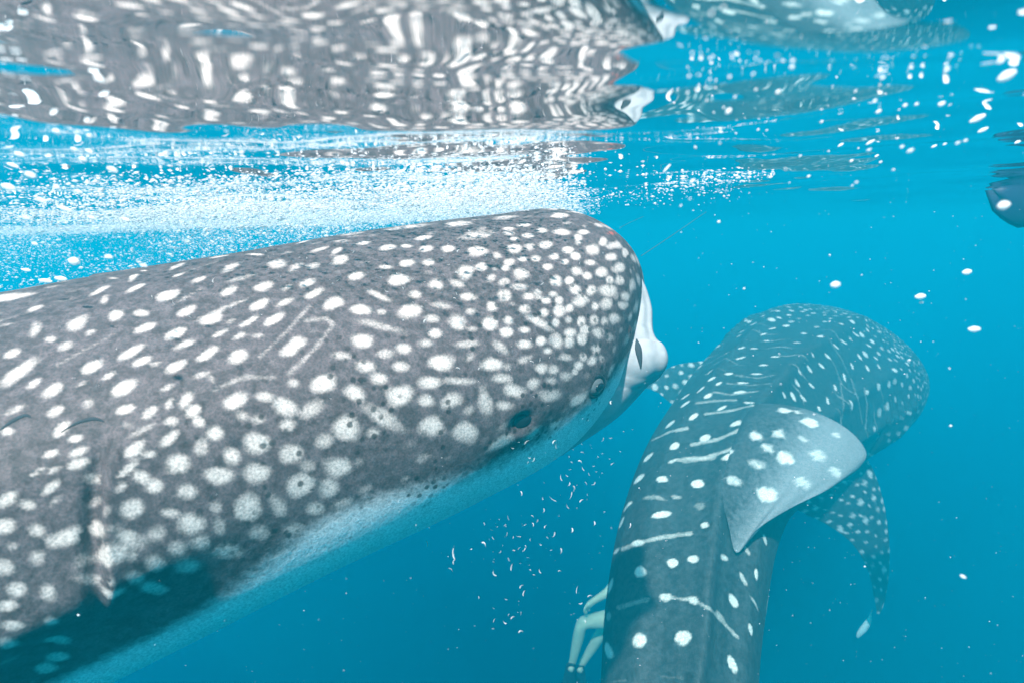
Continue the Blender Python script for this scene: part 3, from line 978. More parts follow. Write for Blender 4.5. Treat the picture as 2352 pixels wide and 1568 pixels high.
def far_disp(S, v):
    el = np.degrees(np.arctan2(np.sin(v), np.cos(v)))
    d = .042 * np.exp(-((el - 88) / 6.5) ** 2) * sstep(.5, 1.2, S)
    for e0 in (20, 48, 132, 160):
        d = d + .020 * np.exp(-((el - e0) / 5.) ** 2) * sstep(.8, 1.5, S) * (1 - .8 * sstep(2.4, 3.1, S))
    # flat or slightly hollow shoulders beside the back ridge
    d = d - .022 * np.exp(-((el - 62) / 13) ** 2) * sstep(.4, 1.0, S) - .022 * np.exp(-((el - 116) / 13) ** 2) * sstep(.4, 1.0, S)
    for k in range(5):
        for side in (1, -1):
            elv = el if side == 1 else np.where(el > 0, 180 - el, -180 - el)
            x = S - (1.25 + k * .12)
            d = d + sstep(-38, -20, elv) * sstep(40, 22, elv) * np.where(x < 0, .016 * np.exp(x / .05), -.014 * np.exp(-x / .03))
    return d * S2


b2 = far_body(far_disp)
prep(b2)
V2 = b2.P.reshape(-1, 3)
N2 = b2.N.reshape(-1, 3)
Sg2 = np.repeat(b2.S, b2.m)
el2 = np.degrees(np.arcsin(np.sin(np.tile(b2.v, b2.n))))
pat2 = np.zeros((len(V2), 4))
sp2 = Spots()
pts2 = []
for txt, crop in ((SF, CROPF), (S6, CROP6)):
    for x, y, rx, ry, ang, w in rows(txt, crop):
        P = b2.image_spot(sp2, x, y, max(rx, 2.2), max(ry, 2.2), ang, w)
        if P is not None:
            pts2.append(P)
add_lines(b2, sp2, LINES2)


def seen2(P, n, S):
    return S > 2.0 and n @ P < 0 and 0 < proj(P)[1] < 1700


fill_spots(b2, sp2, lambda S: (.040 + .085 * sstep(.7, 2.0, np.array(S))) * S2 * .95, lambda S: (.0115 + .0165 * sstep(.5, 2.2, np.array(S))) * S2, 9, 6.5, pts2, weight=(.5, .95), elong=1.25, vmin=-14, skip=seen2, tries=30000)
sp2.paint(V2, N2, pat2, fray=.05, soft=(1.3, .6))
pat2[:, 1] = sstep(-14, -34, el2)
# thin pale cross-lines between the spot columns
vt = np.tile(b2.v, b2.n)
ln = np.abs(((Sg2 + .035 * np.sin(vt * 5 + Sg2 * 3) + .02 * np.sin(vt * 11)) / .155) % 1 - .5)
lw = sstep(.09, .03, ln) * sstep(1.35, 1.9, Sg2) * sstep(3.0, 2.6, Sg2) * (.5 + .5 * np.sin(vt * 7 + Sg2 * 9)) * .42 * sstep(-12, 0, el2)
pat2[:, 0] = np.maximum(pat2[:, 0], lw)
o2 = at(1720, 1000, 3.2) * S2
far = link(bpy.data.objects.new("whale_shark", None))
far.location = Vector(o2)
tag(far, "blue-green whale shark seen from behind, swimming away with its dorsal fin flopped over", "shark")
b2.P = b2.P - o2
finish_body(b2, "body", MS2, far, pat2)
b2.P = b2.P + o2


def ridge_depth(x, y):
    h = b2.hit(x, y)
    return (h[0] @ F) if h is not None else None


dr0 = ridge_depth(1735, 945)
dr1 = ridge_depth(1655, 1120)


def fin6(V, Nn, pat, mid, N):
    M = mid.reshape(-1, 3)
    NN = N.reshape(-1, 3)
    pm = proj(M)
    sp = Spots()
    for x, y, rx, ry, ang, w in rows(FIN6, CROP6):
        k = int(np.argmin(((pm - (x, y)) ** 2).sum(1)))
        if ((pm[k] - (x, y)) ** 2).sum() > 900:
            continue
        r = (M[k] @ F) / FP
        n = NN[k]
        a1 = np.cross(n, U)
        a1 /= np.linalg.norm(a1)
        a2 = np.cross(n, a1)
        for nn in (n, -n):
            sp.add(M[k], a1 * rx * r * 1.15, a2 * ry * r * 1.15, nn, w ** .45)
    sp.paint(V, Nn, pat)
    uu = np.repeat(np.linspace(0, 1, mid.shape[0]), len(V) // mid.shape[0])
    pat[:, 1] = .75 * sstep(.05, .55, uu)


a_ = lambda x, y, d: at(x, y, d)
fin_mesh("dorsal_fin",
         [a_(1728, 940, dr0 + .10), a_(1752, 927, dr0 - .02), a_(1830, 934, dr0 - .12), a_(1905, 960, dr0 - .2), a_(1962, 998, dr0 - .26), a_(1990, 1040, dr0 - .3), a_(1976, 1070, dr0 - .32), a_(1956, 1090, dr0 - .33)],
         [a_(1640, 1100, dr1 + .12), a_(1652, 1128, dr1 - .01), a_(1672, 1200, dr1 - .08), a_(1692, 1268, dr1 - .12), a_(1738, 1215, dr1 - .10), a_(1815, 1166, dr1 - .04), a_(1900, 1124, dr1 + .02), a_(1948, 1094, dr0 - .32)],
         .12, MS2F, far, o2, spots=fin6)
dp = 3.5 * S2
fin_mesh("pectoral_fin",
         [a_(1930, 1010, dp * .98), a_(1990, 1052, dp), a_(2022, 1125, dp * 1.0), a_(2040, 1220, dp * 1.0), a_(2042, 1310, dp * 1.0), a_(2030, 1385, dp * 1.01), a_(2018, 1410, dp * 1.01)],
         [a_(1770, 1120, dp * .92), a_(1828, 1168, dp * .95), a_(1900, 1204, dp * .97), a_(1958, 1248, dp * .985), a_(1992, 1305, dp * .99), a_(2008, 1370, dp * 1.0), a_(2014, 1408, dp * 1.01)],
         .11, MS2, far, o2, dots=dict(seed=6, n=95, gap=.062, r=.021))
dp = 3.75 * S2
fin_mesh("pectoral_fin",
         [a_(1700, 830, dp), a_(1640, 829, dp), a_(1565, 835, dp * .99), a_(1505, 860, dp * .98), a_(1466, 889, dp * .97)],
         [a_(1640, 960, dp * .97), a_(1548, 928, dp * .965), a_(1515, 903, dp * .965), a_(1490, 892, dp * .967), a_(1467, 890, dp * .969)],
         .10, MS2, far, o2, dots=dict(seed=8, n=70, gap=.07, r=.022))
ec, eH, eD = b2.C[-1], b2.H[-1], b2.D[-1]
for sg, nm in ((1, 1.0), (-1, .7)):
    d = eD * sg * nm
    fin_mesh("caudal_fin", [ec + eH * .1, ec + d * .25 - eH * .12, ec + d * .6 - eH * .45, ec + d * .75 - eH * .65],
             [ec - eH * .08, ec + d * .16 - eH * .28, ec + d * .5 - eH * .56, ec + d * .75 - eH * .7], .05, MS2, far, o2)


# ---------------------------------------------------------------- swimmer behind the far shark
def skin_figure(name, joints, edges, mat, parent, org, root, levels=2):
    me = bpy.data.meshes.new(name)
    keys = list(joints)
    idx = {k: i for i, k in enumerate(keys)}
    me.from_pydata([Vector(joints[k][0] - org) for k in keys], [(idx[a], idx[b]) for a, b in edges], [])
    o = link(bpy.data.objects.new(name, me), parent)
    md = o.modifiers.new("skin", 'SKIN')
    md.use_smooth_shade = True
    for i, k in enumerate(keys):
        sv_ = me.skin_vertices[0].data[i]
        sv_.radius = (joints[k][1], joints[k][1])
        sv_.use_root = (k == root)
    ss = o.modifiers.new("sub", 'SUBSURF')
    ss.levels = ss.render_levels = levels
    me.materials.append(mat)
    return o


DP = 5.0
op = at(1430, 1410, DP)
pers = link(bpy.data.objects.new("person", None))
pers.location = Vector(op)
tag(pers, "bare-legged swimmer with dark fins half hidden behind the far shark's tail", "swimmer")
J = dict(pelvis=(at(1432, 1408, DP), .12), waist=(at(1446, 1360, DP), .105), chest=(at(1458, 1305, DP), .13), neck=(at(1466, 1262, DP), .05), head=(at(1470, 1225, DP - .05), .10), crown=(at(1472, 1200, DP - .06), .075),
         hipa=(at(1418, 1418, DP - .06), .088), kneea=(at(1336, 1428, DP - .14), .058), calfa=(at(1327, 1468, DP - .1), .052), anklea=(at(1314, 1523, DP - .06), .032), toea=(at(1309, 1541, DP - .12), .03),
         hipb=(at(1424, 1422, DP + .08), .088), kneeb=(at(1388, 1440, DP + .03), .056), calfb=(at(1368, 1474, DP + .05), .050), ankleb=(at(1334, 1527, DP + .08), .032), toeb=(at(1330, 1544, DP + .03), .03),
         sha=(at(1434, 1306, DP - .1), .055), elba=(at(1398, 1358, DP - .16), .04), wra=(at(1360, 1381, DP - .2), .026), palma=(at(1350, 1389, DP - .21), .03),
         shb=(at(1486, 1316, DP + .1), .055), elbb=(at(1500, 1372, DP + .06), .04), wrb=(at(1494, 1425, DP), .027), palmb=(at(1490, 1440, DP), .03))
E_ = [("pelvis", "waist"), ("waist", "chest"), ("chest", "neck"), ("neck", "head"), ("head", "crown"), ("pelvis", "hipa"), ("hipa", "kneea"), ("kneea", "calfa"), ("calfa", "anklea"), ("anklea", "toea"),
      ("pelvis", "hipb"), ("hipb", "kneeb"), ("kneeb", "calfb"), ("calfb", "ankleb"), ("ankleb", "toeb"), ("chest", "sha"), ("sha", "elba"), ("elba", "wra"), ("wra", "palma"), ("chest", "shb"), ("shb", "elbb"), ("elbb", "wrb"), ("wrb", "palmb")]
for hand, base, fl in (("a", (1350, 1389, DP - .21), [(-9, 9), (-10, 13), (-8, 16), (-4, 16), (4, 11)]), ("b", (1490, 1440, DP), [(-8, 10), (-4, 15), (0, 16), (4, 14), (9, 6)])):
    for k, (dx, dy) in enumerate(fl):
        J[f"k{hand}{k}"] = (at(base[0] + dx * .6, base[1] + dy * .45, base[2] + (k - 2) * .008), .010)
        J[f"t{hand}{k}"] = (at(base[0] + dx * .85, base[1] + dy * 1.25, base[2] + (k - 2) * .012), .007)
        E_ += [(f"palm{hand}", f"k{hand}{k}"), (f"k{hand}{k}", f"t{hand}{k}")]
skin_figure("body", J, E_, M_person, pers, op, "pelvis")
ux, uy = (at(1, 0, 1) - at(0, 0, 1)) * FP, (at(0, 0, 1) - at(0, 1, 1)) * FP
ellipsoid("swim_shorts", [ux * .155, uy * .12, F * .15], at(1430, 1404, DP) - op, M_short, pers)
ellipsoid("hair", [ux * .105, uy * .10, F * .11], at(1471, 1212, DP - .03) - op, M_dark, pers)
for (x, y, x2, y2, d) in ((1311, 1528, 1296, 1640, DP - .1), (1331, 1532, 1340, 1640, DP + .05)):
    a, b = at(x, y, d), at(x2, y2, d)
    ax = (b - a) / np.linalg.norm(b - a)
    w_ = np.cross(ax, F)
    w_ /= np.linalg.norm(w_)
    LE = [a - w_ * .04 - ax * .02, a - w_ * .055 + ax * .15, a - w_ * .10 + ax * .42, b - w_ * .11]
    TE = [a + w_ * .04 - ax * .02, a + w_ * .055 + ax * .15, a + w_ * .10 + ax * .42, b + w_ * .11]
    fin_mesh("swim_fin", LE, TE, .03, M_dark, pers, op)

# pale teardrop thing under the fin tip
pb = at(1986, 1432, 4.6)
n_, m_ = 26, 16
u = np.linspace(0, 1, n_)
cx = np.interp(u, [0, .5, 1], [2004, 1992, 1971])
cyy = np.interp(u, [0, .5, 1], [1398, 1428, 1464])
wd = 15 * np.sin(np.pi * u ** 1.6) ** .8 * (.35 + .75 * u) / FP * 4.6 + .002
ring = []
w = np.linspace(0, 2 * np.pi, m_, endpoint=False)
for k in range(n_):
    c = at(cx[k], cyy[k], 4.6)
    ring.append(c + wd[k] * (np.cos(w)[:, None] * (ux * .92 + uy * .3) + .35 * np.sin(w)[:, None] * F))
blade = mesh_np("drifting_blade", np.array(ring).reshape(-1, 3) - pb, grid_quads(n_, m_, True), M_pale)
blade.location = Vector(pb)
tag(blade, "pale turquoise teardrop shape drifting just below the far shark's lowest fin tip", "drifting object")

# dark hull dipping through the surface at the right edge
hb = at(2294, 440, 1.9)
hb[2] = SURF
hull = link(bpy.data.objects.new("boat_hull", None))
hull.location = Vector(hb)
tag(hull, "dark navy hull end dipping below the surface at the far right", "boat hull")
nu, nv = 40, 24
V = []
for i in range(nu):
    u = i / (nu - 1)
    L_ = u * 1.3
    hwid = .16 * (1 - (1 - u) ** 2.2) + .004
    dr = .125 * min(1, (u / .10)) ** .5 * (1 - .15 * u) + .004
    for j in range(nv):
        w = 2 * math.pi * j / nv
        c, s_ = math.cos(w), math.sin(w)
        z = (dr * s_ if s_ < 0 else .14 * s_)
        rough = 1 + .06 * math.sin(7 * w + 9 * u) * (s_ < 0)
        V.append((L_ + .035 * s_ * (1 - u) + .012 * math.sin(w * 5), hwid * abs(c) ** .8 * (1 if c > 0 else -1) + .12 * u, z * rough))
hm = mesh_np("hull_shell", V, grid_quads(nu, nv, True), M_hull, hull)
bm = bmesh.new(); bm.from_mesh(hm.data); bm.verts.ensure_lookup_table()
for r0 in (0, nu - 1):
    bm.faces.new([bm.verts[r0 * nv + j] for j in range(nv)])
bmesh.ops.recalc_face_normals(bm, faces=bm.faces[:]); bm.to_mesh(hm.data); bm.free()
V = []
for i in range(nu):
    u = .03 + .97 * i / (nu - 1)
    for j in range(8):
        w = 2 * math.pi * j / 8
        V.append((u * 1.3 + .0, .012 * math.cos(w) + .12 * u, .142 + .012 * math.sin(w)))
mesh_np("gunwale", V, grid_quads(nu, 8, True), M_dark, hull)

# fishing lines
def tube(name, pts, r, mat, label, cat, sag=0.0):
    pts = [np.array(p) for p in pts]
    n, m = 24, 6
    u = np.linspace(0, len(pts) - 1.001, n)
    C = catmull(pts, u)
    T = np.gradient(C, axis=0); T /= np.linalg.norm(T, axis=1)[:, None]
    a = np.cross(T, [0, 0, 1.0]); a /= np.linalg.norm(a, axis=1)[:, None]
    b = np.cross(T, a)
    w = np.linspace(0, 2 * np.pi, m, endpoint=False)
    P = C[:, None] + r * (np.cos(w)[None, :, None] * a[:, None] + np.sin(w)[None, :, None] * b[:, None])
    o = mesh_np(name, P.reshape(-1, 3) - pts[0], grid_quads(n, m, True), mat)
    o.location = Vector(pts[0])
    return tag(o, label, cat)


tube("fishing_line", [at(1473, 588, 1.35), at(1548, 538, 1.6), at(1622, 487, 1.9)], .0007, M_line, "thin dark line slanting up from the near shark's snout to the surface", "line")
tube("fishing_line", [at(1424, 523, 1.6), at(1450, 510, 1.75), at(1478, 498, 1.9)], .0005, M_line, "short faint line above the near shark's brow", "line")

# ---------------------------------------------------------------- shrimp
def shrimp_mesh():
    n, m = 9, 6
    V = []
    for i in range(n):
        u = i / (n - 1)
        th = (u - .45) * 1.9
        c = np.array([math.sin(th) * .42, 0, (1 - math.cos(th)) * .42])
        rad = np.array([math.cos(th + math.pi / 2), 0, math.sin(th + math.pi / 2)])
        r = .085 * math.sin(math.pi * (.12 + .80 * (1 - u))) ** .7 * (1.15 if u > .55 else .9)
        for j in range(m):
            w = 2 * math.pi * j / m
            V.append(c + r * math.cos(w) * rad + r * .75 * math.sin(w) * np.array([0, 1, 0]))
    q = grid_quads(n, m, True).tolist()
    # tail fan
    b = len(V)
    th = -.45 * 1.9
    c = np.array([math.sin(th) * .42, 0, (1 - math.cos(th)) * .42])
    V += [c, c + np.array([-.14, .09, .10]), c + np.array([-.17, 0, .09]), c + np.array([-.14, -.09, .10])]
    q += [(b, b + 1, b + 2, b + 3)]
    # legs
    for u in (.45, .55, .65, .75):
        th = (u - .45) * 1.9
        c = np.array([math.sin(th) * .42, 0, (1 - math.cos(th)) * .42 + .02])
        for s_ in (-1, 1):
            b = len(V)
            V += [c, c + np.array([.02, .0, .0]), c + np.array([.03, s_ * .05, .12]), c + np.array([.015, s_ * .05, .12])]
            q += [(b, b + 1, b + 2, b + 3)]
    return V, q


sv_, sq_ = shrimp_mesh()
first = mesh_np("shrimp", sv_, sq_, M_shrimp)
shrimp_src = first
used = [False]
gr = np.random.default_rng(17)


def place(src_used, src, P, size, label, cat, group, rot=None, scale3=None):
    if not src_used[0]:
        o = src
        src_used[0] = True
    else:
        o = src.copy()
        COL.objects.link(o)
    o.location = Vector(P)
    if rot is None:
        o.rotation_euler = (gr.uniform(0, 6.28), gr.uniform(0, 6.28), gr.uniform(0, 6.28))
    else:
        o.rotation_mode = 'QUATERNION'
        o.rotation_quaternion = rot
    q = gr.uniform(.7, 1.2)
    o.scale = scale3 if scale3 is not None else (size * q, size * q * gr.uniform(.6, 1.3), size * q * gr.uniform(.25, 1.1))
    return tag(o, label, cat, group)


def facing_rot():
    """random roll but the curl faces the lens, so the bend shows"""
    a = gr.uniform(0, 6.28)
    X = math.cos(a) * ux + math.sin(a) * uy
    Z = -math.sin(a) * ux + math.cos(a) * uy
    t = gr.normal(0, .45)
    X = X * math.cos(t) + F * math.sin(t)
    X /= np.linalg.norm(X)
    Y = np.cross(Z, X)
    Y /= np.linalg.norm(Y)
    Z = np.cross(X, Y)
    return Matrix((X, Y, Z)).transposed().to_quaternion()


H5 = "90 340 18;190 405 16;265 505 28;340 525 16;370 482 18;430 540 24;413 580 22;300 597 28;480 518 14;555 535 20;620 450 18;665 380 14;678 488 18;710 425 18;705 290 14;770 330 22;765 475 20;810 510 18;760 610 24;750 640 20;477 668 12;563 662 18;543 700 20;553 785 30;462 258 18;540 225 20;682 205 14;842 205 20;922 215 10;1005 188 14;995 393 16;1130 350 10;1335 487 16;1320 550 22;1565 412 14;1450 705 10;1380 757 14;1252 908 16;1125 957 18;1037 993 20;1255 1052 24;1370 1025 18;1307 1045 22;775 1095 32;907 1098 16;1110 1105 12;1127 1190 14;1268 1283 14;1358 1340 7;667 887 10"
H4 = "1390 395 24;1130 540 24;1240 632 16;1400 485 14;1510 575 18;1630 587 14;1560 678 9;1740 205 16;1755 243 14;1790 230 10;1655 263 14;1755 325 18;1890 335 16;2000 300 18;1955 245 12;1915 268 12;2005 250 10;2155 285 18;2310 210 12;1835 370 10;1790 390 8;2175 413 18;2205 397 14;2155 390 10;2225 455 16;995 505 18;760 840 18;480 1030 22;645 1080 14;2160 1165 16"
H8 = "845 265 18;880 232 8;897 197 10;920 230 24;1075 225 22;1085 255 28;1030 293 12;1082 322 10;935 345 26;965 330 24;938 320 18;1160 313 12;1235 287 18;1175 342 14;1222 335 14;1320 313 7;1165 383 10;1295 365 8;1398 350 14;1235 380 18;1308 397 16;1268 408 14;1342 402 6;1145 418 16;1112 430 24;1022 455 9;1163 465 14;1255 460 18;1300 463 14;1190 487 20;1172 527 26;1225 553 20;1260 522 12;1260 548 7;898 515 16;1012 543 14;1070 550 26;1022 610 18;1150 590 18;1205 597 14;820 650 20;958 640 12;690 683 16;805 692 14;915 688 10;962 688 16;1025 697 20;985 668 10;727 718 14;1180 720 18;815 742 16;1078 745 16;735 762 16;883 755 20;942 772 14;690 790 18;790 805 12;850 830 20;880 820 18;912 828 16;920 808 10;1118 832 18;375 795 20;402 840 8;515 848 40;517 893 18;503 932 22;825 882 16;838 922 24;740 962 24;888 902 8;742 895 10;965 965 14;995 948 18;945 938 8;1105 943 14;890 1030 16;905 1067 22;660 1092 12;352 1085 8;740 1152 7;808 1103 12;845 1200 18;822 1188 14;893 1180 14;742 1218 18;803 1235 14;740 1266 10;888 1277 22;1170 1187 7;1200 1050 22;1273 1080 20;1222 1128 14;1250 1225 14;1303 682 20;1390 210 16;1350 216 16;1463 172 8;1388 8 18;1333 748 6;1500 695 18;213 558 16;218 615 14;310 690 12;498 680 6;1100 640 14;1040 760 12;1000 800 12;900 690 12;760 700 10;850 760 14;780 840 12;1060 830 12;930 870 12"
BIG = {(True, 515, 848): "long pale shrimp, largest of the cloud below the near shark's chin", (True, 775, 1095): "long upright white shrimp among the large spots above the near shark's spiracle", (True, 935, 345): "first of three bright shrimp bunched just below the spiracle"}
for txt, crop, k, lab, grp in ((H5, CROP5, K5, "tiny white shrimp floating in front of the near shark's spotted head and back", "white shrimp over the near shark's hide"),
                               (H4, CROP4, K5, "tiny white shrimp floating in front of the near shark's spotted head and back", "white shrimp over the near shark's hide"),
                               (H8, (900 * .91875, 1000 * .91875), .4509 * .91875, "tiny white shrimp drifting in the open water below the near shark's chin", "white shrimp below the near shark's chin")):
    for t in txt.split(";"):
        x, y, ln_ = [float(q) for q in t.split()]
        X_, Y_ = crop[0] + x * k, crop[1] + y * k
        h = b1.hit(X_, Y_)
        if h is not None:
            d = (h[0] @ F) * gr.uniform(.93, .975)
        else:
            d = gr.uniform(.7, 1.08)
        lab_ = BIG.get((crop[0] > 700, int(x), int(y)), lab)
        place(used, shrimp_src, at(X_, Y_, d), ln_ * k * (1.5 if h is None else 1.2) / FP * d / .8, lab_, "shrimp", grp, rot=facing_rot())

# ---------------------------------------------------------------- floating white flecks
def fleck_mesh():
    nu_, nv_ = 10, 6
    th = np.linspace(0, np.pi, nv_)
    ph = np.linspace(0, 2 * np.pi, nu_, endpoint=False)
    T, Ph = np.meshgrid(th, ph, indexing='ij')
    p = np.stack([np.sin(T) * np.cos(Ph), np.sin(T) * np.sin(Ph), np.cos(T)], -1).reshape(-1, 3)
    p *= (1 + .12 * np.sin(p[:, 0] * 5 + 1) * np.cos(p[:, 1] * 4))[:, None]
    return p, grid_quads(nv_, nu_, True)


fm, fq = fleck_mesh()
fleck_src = mesh_np("white_fleck", fm, fq, M_bubble)
fused = [False]
FL3 = "1838 20 55 28;1895 90 65 35;940 165 28 20;1545 108 28 20;1470 100 25 17;1590 218 26 16;1485 188 20 12;745 355 25 20;835 440 18 14;2200 400 35 16;2240 495 80 32;310 92 15 12;388 58 13 10;385 165 14 10;412 145 14 10;478 147 15 11;558 160 14 10;745 602 24 12;600 587 13 8;605 350 14 10;558 338 14 9;583 485 13 8;840 322 13 9;883 303 13 9;910 322 12 7;165 500 12 10;222 490 10 6;300 522 12 8;428 505 14 10;215 590 15 11;273 573 12 8;155 607 10 8;133 680 8 8;280 658 10 8;463 635 12 8;390 705 10 7;422 728 30 17;325 737 8 6;1378 660 18 10;1402 730 24 12;1575 690 20 10;1650 682 18 8;1815 680 30 14;2050 775 70 20;2085 850 45 13;1350 930 40 10;1155 948 26 8;1555 960 18 8;1610 985 30 10;1765 957 25 8;1835 943 18 6;1225 1052 18 8;1390 1020 18 7;1415 1060 14 6;945 1153 14 8;615 848 10 6;672 853 9 5;1030 797 16 7;470 873 7 6;365 937 8 6;2310 930 25 10;1920 935 22 7;1970 920 20 7;1500 1110 12 6;1258 1192 15 6;1230 1213 12 4;795 1107 10 6;358 1450 12 9;2290 80 50 22;2225 155 40 18;1810 200 30 18;185 1185 30 9;20 1100 45 8;700 1155 14 5;500 1188 10 5;380 1190 14 5;430 1190 16 4;250 1235 9 5;228 1275 7 7;170 1300 10 5;110 1345 12 5;65 1195 10 7;355 1245 9 5;408 1248 7 4;283 1210 6 4;168 895 8 9;218 905 7 9;205 965 8 12;260 1140 20 4;120 1115 9 9;685 1155 12 5;820 1195 7 4;890 1020 14 6;1075 990 10 5;1270 970 9 4;1340 980 22 6;1525 905 14 6"
CROP3 = (1660 * .91875, 0)
ONE = {(2240, 495): "large blurred white fleck at the upper right, beside the picture edge", (1895, 90): "lower of two large white flecks near the top right corner", (1838, 20): "upper of two large white flecks cut by the top edge",
       (2050, 775): "long thin white fleck under the rippled surface at upper right"}


def horizon_y(x):
    return 784 - FP * math.tan(PITCH) - (x - 1176) * math.tan(ROLL)


def fleck(x, y, rx, ry, label, group, dmax=.7, shrink=.85):
    up_ = (horizon_y(x) - y) / FP
    d = gr.uniform(.35, dmax)
    if up_ > 0:
        d = min(d, .93 * (SURF - .004) / up_)
    ang = math.atan2(y - 784, x - 1176)
    if x < 1176:
        ang += math.pi
    X = math.cos(ang) * ux - math.sin(ang) * uy
    Z = math.sin(ang) * ux + math.cos(ang) * uy
    rot = Matrix((X, np.cross(Z, X), Z)).transposed().to_quaternion()
    r = d / FP * shrink
    return place(fused, fleck_src, at(x, y, d), 1, label, "fleck", group, rot=rot, scale3=(rx * r, ry * r * .8, ry * r))


for t in FL3.split(";"):
    x, y, rx, ry = [float(q) for q in t.split()]
    lab = ONE.get((int(x), int(y)), "small white fleck drifting under the rippled surface right of the near shark's reflection")
    fleck(CROP3[0] + x * K5, CROP3[1] + y * K5, rx * K5, ry * K5, lab, "white flecks in the water at upper right")
for x, y, rx, ry, lab in ((1919, 654, 13, 8, "bright white fleck above the far shark's head"), (2114, 681, 15, 7, "white fleck with a second speck just under it, right of the far shark"), (2116, 695, 6, 3, "small speck just under a white fleck right of the far shark"),
                          (2221, 625, 13, 7, "white fleck highest in the clear blue at right"), (2238, 756, 17, 7, "white fleck level with the far shark's brow at right edge"), (2305, 472, 17, 11, "round blurred white fleck just under the dark hull"),
                          (2212, 1323, 9, 4, "lone small fleck in the deep blue at lower right")):
    fleck(x, y, rx, ry, lab, "white flecks in the water at right", dmax=.6)
for t in "130 302 13 6;205 312 9 5;170 343 10 4;190 366 12 6;205 348 12 5;45 355 16 6;30 380 18 5;70 402 18 7;20 430 22 8;130 430 10 5;258 390 16 7;180 440 12 4;95 460 20 5;150 480 22 5;60 500 14 4;170 600 16 10;140 640 18 6;105 645 20 5;210 500 12 4;290 505 11 5;80 560 9 4;250 590 12 5;330 610 12 4;60 620 14 4".split(";"):
    x, y, rx, ry = [float(q) for q in t.split()]
    fleck(x, y, rx, ry, "small white fleck drifting over the foam left of the near shark's back", "white flecks at upper left", dmax=.9)

# ---------------------------------------------------------------- foam along the far side of the near shark's back
iv = np.array([(1, 0, 0), (0, 1, 0), (-1, 0, 0), (0, -1, 0), (0, 0, 1), (0, 0, -1)], float)
iq = np.array([(0, 1, 4), (1, 2, 4), (2, 3, 4), (3, 0, 4), (1, 0, 5), (2, 1, 5), (3, 2, 5), (0, 3, 5)])
gf = np.random.default_rng(31)
CP, CR, CS = [], [], []
# froth lying on the surface
n = 105000
t_ = gf.uniform(.68, 2.8, n)
xi = gf.uniform(-250, 1400, n)
keep = noise3(np.stack([(xi - 1176) / FP * t_ * 1.0, t_, t_ * 0], -1), 7.0, 4) + .9 * noise3(np.stack([(xi - 1176) / FP * t_, t_ * 2, t_ * 0], -1), 22.0, 5) * .5
dens = sstep(-1.4, .1, keep) * sstep(1400, 1150, xi) * (.25 + .75 * sstep(-50, 380, xi)) * (.35 * sstep(.68, .75, t_) + .65 * sstep(.86, 1.02, t_))
ok = gf.random(n) < dens
t_, xi = t_[ok], xi[ok]
n = len(t_)
zz = SURF - .002 - np.abs(gf.normal(0, .006, n)) - gf.exponential(.006, n)
wx_, wy_ = t_ * (xi - 1176) / FP, t_
CP.append(np.stack([wx_, wy_, zz], -1))
CR.append(np.clip(gf.lognormal(math.log(.0011), .5, n), .0004, .0032) * (.6 + .4 * t_))
CS.append(np.stack([gf.uniform(1.2, 2.8, n), gf.uniform(.8, 1.5, n), gf.uniform(.45, .8, n)], -1))
# bubbles driven down behind the back
n = 48000
t_ = gf.uniform(1.25, 2.9, n)
xi = gf.normal(360, 430, n)
zz = SURF - gf.exponential(.075, n) - .004
wx_ = t_ * (xi - 1176) / FP
P = np.stack([wx_, t_, zz], -1)
k = noise3(P * np.array([1, 1, 2.5]), 11.0, 8)
ok = (gf.random(n) < sstep(-.6, .7, k)) & (xi < 1330)
P = P[ok]
CP.append(P)
CR.append(np.clip(gf.lognormal(math.log(.0012), .55, len(P)), .0004, .006))
CS.append(np.stack([gf.uniform(1.2, 2.4, len(P)), gf.uniform(.8, 1.3, len(P)), gf.uniform(.5, .9, len(P))], -1))
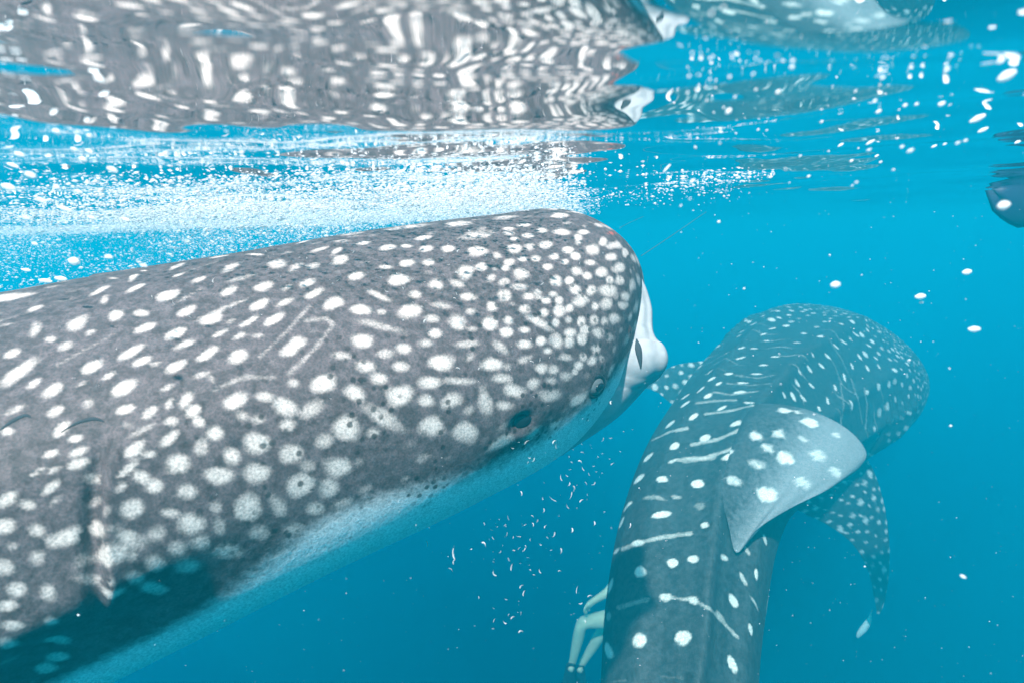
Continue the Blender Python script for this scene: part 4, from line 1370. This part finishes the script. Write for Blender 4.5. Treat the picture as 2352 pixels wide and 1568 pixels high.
# a string of small bubbles running off past the brow
n = 900
xi = gf.uniform(1180, 1780, n)
yi = 455 - (xi - 1180) * .06 + gf.normal(0, 22, n)
up_ = np.maximum((784 - FP * math.tan(PITCH) - (xi - 1176) * math.tan(ROLL) - yi) / FP, .02)
t_ = np.minimum(gf.uniform(1.1, 2.2, n), .95 * SURF / up_)
P = np.stack([np.array(at(xi[i], yi[i], t_[i])) for i in range(n)])
k = noise3(P, 18., 12)
P = P[k > .1]
CP.append(P)
CR.append(np.clip(gf.lognormal(math.log(.0013), .5, len(P)), .0005, .004))
CS.append(np.stack([gf.uniform(1., 2.2, len(P)), gf.uniform(.8, 1.3, len(P)), gf.uniform(.5, .9, len(P))], -1))
CP, CR, CS = np.vstack(CP), np.concatenate(CR), np.vstack(CS)
rot = gf.uniform(-.5, .5, len(CP))
loc = iv[None] * CS[:, None] * CR[:, None, None]
c_, s_ = np.cos(rot)[:, None], np.sin(rot)[:, None]
loc = np.stack([loc[..., 0] * c_ - loc[..., 1] * s_, loc[..., 0] * s_ + loc[..., 1] * c_, loc[..., 2]], -1)
FVv = (CP[:, None] + loc).reshape(-1, 3)
top_ok = FVv[:, 2]
FQ = (iq[None] + (np.arange(len(CP)) * len(iv))[:, None, None]).reshape(-1, 3)
fo = mesh_np("foam", FVv, FQ, M_foam)
tag(fo, "white foam and bubbles under the surface along the near shark's back", "foam", kind="stuff")

# ---------------------------------------------------------------- plankton and grit hanging in the water
n = 2600
xi, yi = gf.uniform(-300, 2650, n), gf.uniform(150, 1700, n)
t_ = gf.uniform(.5, 4.0, n) ** 1.0
P = np.stack([at(xi[i], yi[i], t_[i]) for i in range(n)])
P = P[P[:, 2] < SURF - .01]
n = len(P)
r_ = np.clip(gf.lognormal(math.log(.00055), .45, n), .0003, .0016) * (.5 + .45 * P[:, 1])
loc = iv[None] * np.stack([gf.uniform(.7, 2, n), gf.uniform(.7, 1.4, n), gf.uniform(.7, 1.4, n)], -1)[:, None] * r_[:, None, None]
pk = mesh_np("plankton", (P[:, None] + loc).reshape(-1, 3), (iq[None] + (np.arange(n) * len(iv))[:, None, None]).reshape(-1, 3), M_bubble)
tag(pk, "fine pale plankton specks hanging throughout the blue water", "plankton", kind="stuff")
